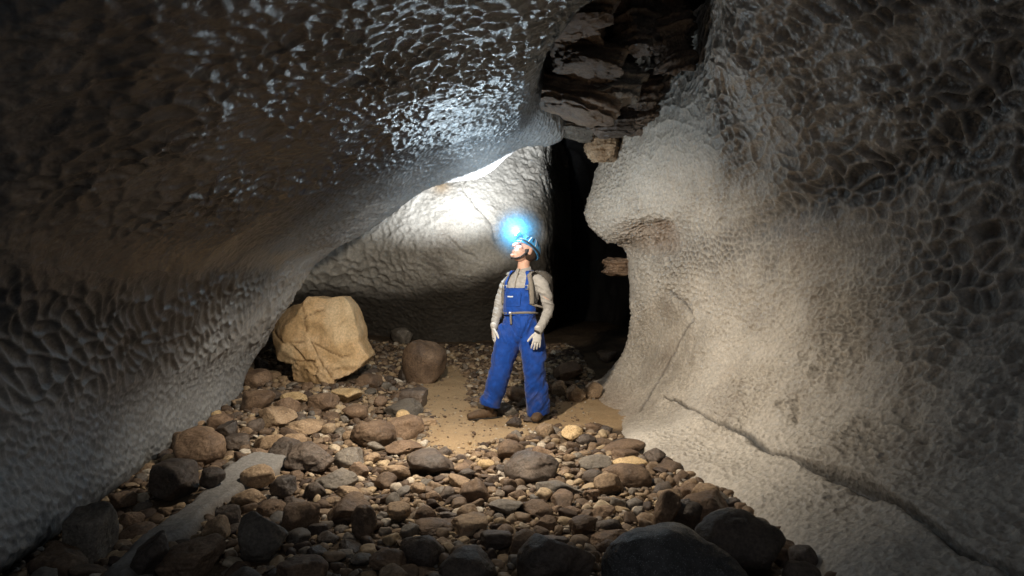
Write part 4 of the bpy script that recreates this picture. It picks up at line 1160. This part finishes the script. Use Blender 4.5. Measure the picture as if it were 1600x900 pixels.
# ---- boots
def boot(ankle, toe, seed):
    a = np.array(ankle, float); t_ = np.array(toe, float); d = t_ - a; d[2] = 0; L = np.linalg.norm(d); d /= L
    s = np.cross(d, [0, 0, 1])
    V, N, Fq = bake([tube([a + [0, 0, .14], a + [0, 0, .07], a - d * .01 + [0, 0, .04]], [.050, .050, .044], s, 20, 4),
                     tube([a - d * .055 + [0, 0, .042], a + d * .02 + [0, 0, .052], a + d * L * .55 + [0, 0, .046], a + d * L * 1.0 + [0, 0, .038]], [(.040, .038), (.044, .050), (.050, .044), (.044, .030)], s, 20, 5)], .005, 3)
    V = V + N * (fbm(V, 30, 3, seed) * .004)[:, None]
    V[:, 2] = np.maximum(V[:, 2], .012)
    o = mesh_np('boot', shift(V), Fq, M_BOOT, person)
    v, f = tube([a - d * .085 + [0, 0, .010], a - d * .02 + [0, 0, .010], a + d * L * .5 + [0, 0, .010], a + d * (L + .002) + [0, 0, .010]], [(.034, .012), (.038, .012), (.047, .012), (.030, .012)], s, 20, 5, sup=2.6)
    mesh_np('sole', shift(v), f, M_SOLE, o)
    lp = []
    for q in (.25, .38, .5, .62):
        c = a + d * L * q + np.array([0, 0, .098 - q * .028])
        lp.append(tube([c - s * .022, c + np.array([0, 0, .004]), c + s * .022], [.003, .003, .003], d, 6, 3))
    v, f = join(lp); mesh_np('laces', shift(v), f, M_STRAP, o)
boot((-.222, 0, .0), (-.405, -.075, .0), 1)
boot((.262, -.01, .0), (.215, -.20, .0), 2)

# ---- helmet, hooked over the skull and tilted with the head
def helmet():
    n1, n2 = 40, 64
    V = []
    for i in range(n1):
        for j in range(n2):
            ph = 2 * math.pi * j / n2                      # 0 = front (-y)
            lim = math.radians(84 + 20 * (1 - math.cos(ph)) / 2 + 4 * math.cos(2 * ph))
            t_ = .02 + (lim - .02) * i / (n1 - 1)
            x = math.sin(t_) * math.sin(ph); y = -math.sin(t_) * math.cos(ph); z = math.cos(t_)
            rib = 1 + .022 * (abs(math.sin(ph * 3)) ** 6) * math.sin(t_) ** 2 + (.03 * sstep(.9, 1, i / (n1 - 1)))
            V.append((x * .098 * rib, y * .122 * rib + .010, z * .112 * rib + .022))
    V = np.array(V); G_ = V.reshape(n1, n2, 3)
    inner = G_ * .93 + np.array([0, 0, .0])
    A = np.concatenate([G_.reshape(-1, 3), inner.reshape(-1, 3)])
    a = np.arange(n1 * n2).reshape(n1, n2); b = np.roll(a, -1, 1)
    f = np.stack([a[:-1], b[:-1], b[1:], a[1:]], -1).reshape(-1, 4)
    Fq = f[:, ::-1].tolist() + (f + n1 * n2).tolist()
    Fq += [[int(a[-1, j]), int(b[-1, j]), int(b[-1, j]) + n1 * n2, int(a[-1, j]) + n1 * n2] for j in range(n2)]
    Fq += [a[0].tolist(), (a[0] + n1 * n2)[::-1].tolist()]
    o = mesh_np('helmet', shift(hd(A)), Fq, M_HELM, person)
    # vents: dark slots pressed in the shell
    for ph0 in (.75, 1.35, 1.95, 2.6, -.75, -1.35, -1.95, -2.6):
        P, nn = [], []
        for t_ in np.linspace(.62, 1.12, 9):
            d = np.array([math.sin(t_) * math.sin(ph0), -math.sin(t_) * math.cos(ph0), math.cos(t_)])
            P.append(d * np.array([.0995, .1235, .1135]) + [0, .010, .022]); nn.append(d)
        v, f = ribbon(P, nn, .014, .0016); mesh_np('vent', shift(hd(v)), f, M_BLACK, o)
    # white stripe panels between the vents
    for ph0 in (1.05, 1.66, -1.05, -1.66):
        P, nn = [], []
        for t_ in np.linspace(.45, 1.3, 12):
            d = np.array([math.sin(t_) * math.sin(ph0), -math.sin(t_) * math.cos(ph0), math.cos(t_)])
            P.append(d * np.array([.0998, .1238, .1138]) + [0, .010, .022]); nn.append(d)
        v, f = ribbon(P, nn, .007, .0018); mesh_np('stripe', shift(hd(v)), f, M_PATCH, o)
    # chin strap
    for sx in (1, -1):
        P = [(sx * .088, -.02, -.01), (sx * .080, -.025, -.045), (sx * .066, -.04, -.085), (sx * .040, -.062, -.112), (0, -.080, -.122)]
        P = refine(np.array(P), [4] * 4)
        v, f = ribbon(P, [np.array([p[0], p[1] * .6, p[2] * .5]) for p in P], .013, .004); mesh_np('chin_strap', shift(hd(v)), f, M_BLACK, o)
    # headlamp
    c = np.array([0, -.114, .078])
    dd = np.array([0, -.93, .36]); dd /= np.linalg.norm(dd)
    v, f = tube([c - dd * .012, c + dd * .010, c + dd * .026], [(.030, .022), (.030, .022), (.026, .020)], (1, 0, 0), 24, 3, sup=3); mesh_np('headlamp', shift(hd(v)), f, M_BLACK, o)
    v, f = ell(c + dd * .028, (.021, .021, .021), 3); mesh_np('headlamp_lens', shift(hd(v)), f, M_LENS, o)
    P = [(math.sin(q) * .103, -math.cos(q) * .127 + .010, .055 - .02 * (1 - math.cos(q))) for q in np.linspace(.2, 2 * math.pi - .2, 50)]
    v, f = ribbon(P, [np.array([p[0], p[1], 0]) for p in P], .018, .003); mesh_np('headlamp_band', shift(hd(v)), f, M_BLACK, o)
    return hd(np.array([c + dd * .060]))[0] - np.array([PX, 0, 0]) + np.array([PX, PY_, PZ]), dd @ HR.T
LAMP, LAMPDIR = helmet()

# ---- backpack, a thing of its own on the back
bpk = empty('backpack', (PX, PY_, PZ)); tag(bpk, 'small dark taupe backpack worn on the back of the caver', 'backpack')
c0 = np.array([.105, .01, 1.20]) - FV * .215 + SV * .025
P, Fc = ICO[5]
q = np.abs(P); r = ((q ** 3.6).sum(1)) ** (-1 / 3.6); U = P * r[:, None]
V = c0 + SV * (U[:, :1] * .155) + FV * (U[:, 1:2] * .085) + np.array([0, 0, 1]) * (U[:, 2:] * .225)
V = V + P * (fbm(V, 7, 4, 3, ridged=True) * .016)[:, None]
mesh_np('pack_bag', shift(V), Fc, M_PACK, bpk)
U2 = U * 1.0
V = c0 - FV * .085 + SV * (U[:, :1] * .11) + FV * (U[:, 1:2] * .03) + np.array([0, 0, 1]) * (U[:, 2:] * .11 - .07)
mesh_np('front_pocket', shift(V + P * (fbm(V, 9, 3, 8) * .006)[:, None]), Fc, M_PACK, bpk)
for s_, a0 in ((1, .50), (-1, 2.64)):
    pts, nn = [], []
    for z in np.linspace(1.10, 1.37, 14):
        qq = (z - 1.10) / .27
        pts.append(torso_pt(a0 + (.32 if s_ > 0 else -.32) * qq, z, .030)); nn.append(FV * (1 - .5 * qq) + SV * .5 * s_ + np.array([0, 0, qq * .7]))
    top = pts[-1]
    for qv in np.linspace(.1, 1, 10):
        ang = qv * math.pi * .85
        pts.append(top + np.array([0, 0, .06 * math.sin(ang) - .05 * qv]) - FV * .09 * (1 - math.cos(ang))); nn.append(FV * math.cos(ang) + np.array([0, 0, .4 + math.sin(ang)]))
    v, f = ribbon(pts, nn, .045, .010); mesh_np('shoulder_strap', shift(v), f, M_STRAP, bpk)
    lo = torso_pt(a0, 1.10, .03)
    v, f = ribbon([lo * (1 - k) + (c0 + SV * .14 * s_ + FV * .06 + np.array([0, 0, -.17])) * k + SV * .06 * s_ * math.sin(k * math.pi) for k in np.linspace(0, 1, 8)], [SV * s_ + FV * .3] * 8, .02, .004); mesh_np('lower_strap', shift(v), f, M_STRAP, bpk)
# added blue volume around the headlamp lens, imitating the glow of the lamp
P_, F_ = ICO[4]
glow_ob = mesh_np('lamp_glow', P_ * .29, F_, None)
LENS = np.array(LAMP) - .03 * LAMPDIR; glow_ob.location = LENS
mh = bpy.data.materials.new('lamp_glow'); mh.use_nodes = True; T_ = NT(mh); T_.n.clear()
tc_ = T_.new('ShaderNodeTexCoord'); ln_ = T_.new('ShaderNodeVectorMath', operation='LENGTH'); T_.link(tc_.outputs['Object'], ln_.inputs[0])
mr_ = T_.new('ShaderNodeMapRange'); mr_.inputs['From Min'].default_value = .0; mr_.inputs['From Max'].default_value = .29; mr_.inputs['To Min'].default_value = 1; mr_.inputs['To Max'].default_value = 0
T_.link(ln_.outputs['Value'], mr_.inputs['Value'])
sq_ = T_.new('ShaderNodeMath', operation='POWER'); sq_.inputs[1].default_value = 1.5; T_.link(mr_.outputs[0], sq_.inputs[0])
pw_ = T_.new('ShaderNodeMath', operation='MULTIPLY'); pw_.inputs[1].default_value = 1.3; T_.link(sq_.outputs[0], pw_.inputs[0])
vo = T_.new('ShaderNodeVolumeScatter'); vo.inputs['Color'].default_value = (.10, .55, 1, 1); T_.link(pw_.outputs[0], vo.inputs['Density'])
ou = T_.new('ShaderNodeOutputMaterial'); T_.link(vo.outputs[0], ou.inputs['Volume'])
glow_ob.data.materials.append(mh); tag(glow_ob, 'added blue lamp mist around the headlamp', 'glow', kind='stuff')
WORLD_STR = .18
WARM = (1, .85, .66)
LAMP = tuple(LAMP)
aim = np.array([-1.1, 9.5, 3.95]) - np.array(LAMP); aim /= np.linalg.norm(aim)
LIGHTS = [
 ('S', 'lamp_floor', (-.55, 4.6, 2.0), (-.1, 6.0, .1), 310, WARM, 158, .8, .05),
 ('S', 'headlamp_beam', tuple(np.array(LAMP) + aim * .30), (-1.1, 9.5, 3.95), 900, (.95, .98, 1), 78, .7, .02),
 ('P', 'headlamp_spill', LAMP, 34, (.66, .85, 1.0), .02),
 ('P', 'camera_fill', (-.1, .3, 1.95), 19, (.95, .97, 1.0), .10),  # neutral fill added near the camera to brighten the front, no visible source
]
SC.cycles.volume_step_rate = 4; SC.cycles.volume_max_steps = 16
SC.cycles.use_adaptive_sampling = True; SC.cycles.adaptive_threshold = .04; SC.cycles.adaptive_min_samples = 20
# ================================================================ LIGHT, CAMERA, WORLD
w = bpy.data.worlds.new('World'); SC.world = w; w.use_nodes = True
bg = w.node_tree.nodes['Background']; bg.inputs[0].default_value = (.55, .65, .8, 1); bg.inputs[1].default_value = WORLD_STR

def spot(name, loc, target, power, color, angle, blend, radius):
    l = bpy.data.lights.new(name, 'SPOT'); l.energy = power; l.color = color; l.spot_size = math.radians(angle); l.spot_blend = blend; l.shadow_soft_size = radius
    o = bpy.data.objects.new(name, l); o.location = loc; COL.objects.link(o)
    d = Vector(target) - Vector(loc); o.rotation_euler = d.to_track_quat('-Z', 'Y').to_euler()
    return o
def point(name, loc, power, color, radius):
    l = bpy.data.lights.new(name, 'POINT'); l.energy = power; l.color = color; l.shadow_soft_size = radius
    o = bpy.data.objects.new(name, l); o.location = loc; COL.objects.link(o); return o
for L in LIGHTS: (spot if L[0] == 'S' else point)(*L[1:])

cam = bpy.data.cameras.new('camera'); co = bpy.data.objects.new('camera', cam); COL.objects.link(co)
co.location = (0, 0, CAMH); co.rotation_euler = (math.radians(90), 0, 0)
cam.sensor_width = 36; cam.lens = 24.0; cam.clip_start = .05; cam.clip_end = 100
SC.camera = co
SC.view_settings.view_transform = 'Standard'; SC.view_settings.look = 'None'
SC.view_settings.exposure = .2; SC.view_settings.gamma = 1
SC.render.engine = 'CYCLES'
SC.cycles.use_denoising = True
SC.cycles.max_bounces = 6; SC.cycles.diffuse_bounces = 3; SC.cycles.glossy_bounces = 2
SC.cycles.volume_bounces = 0
SC.cycles.sample_clamp_indirect = 3
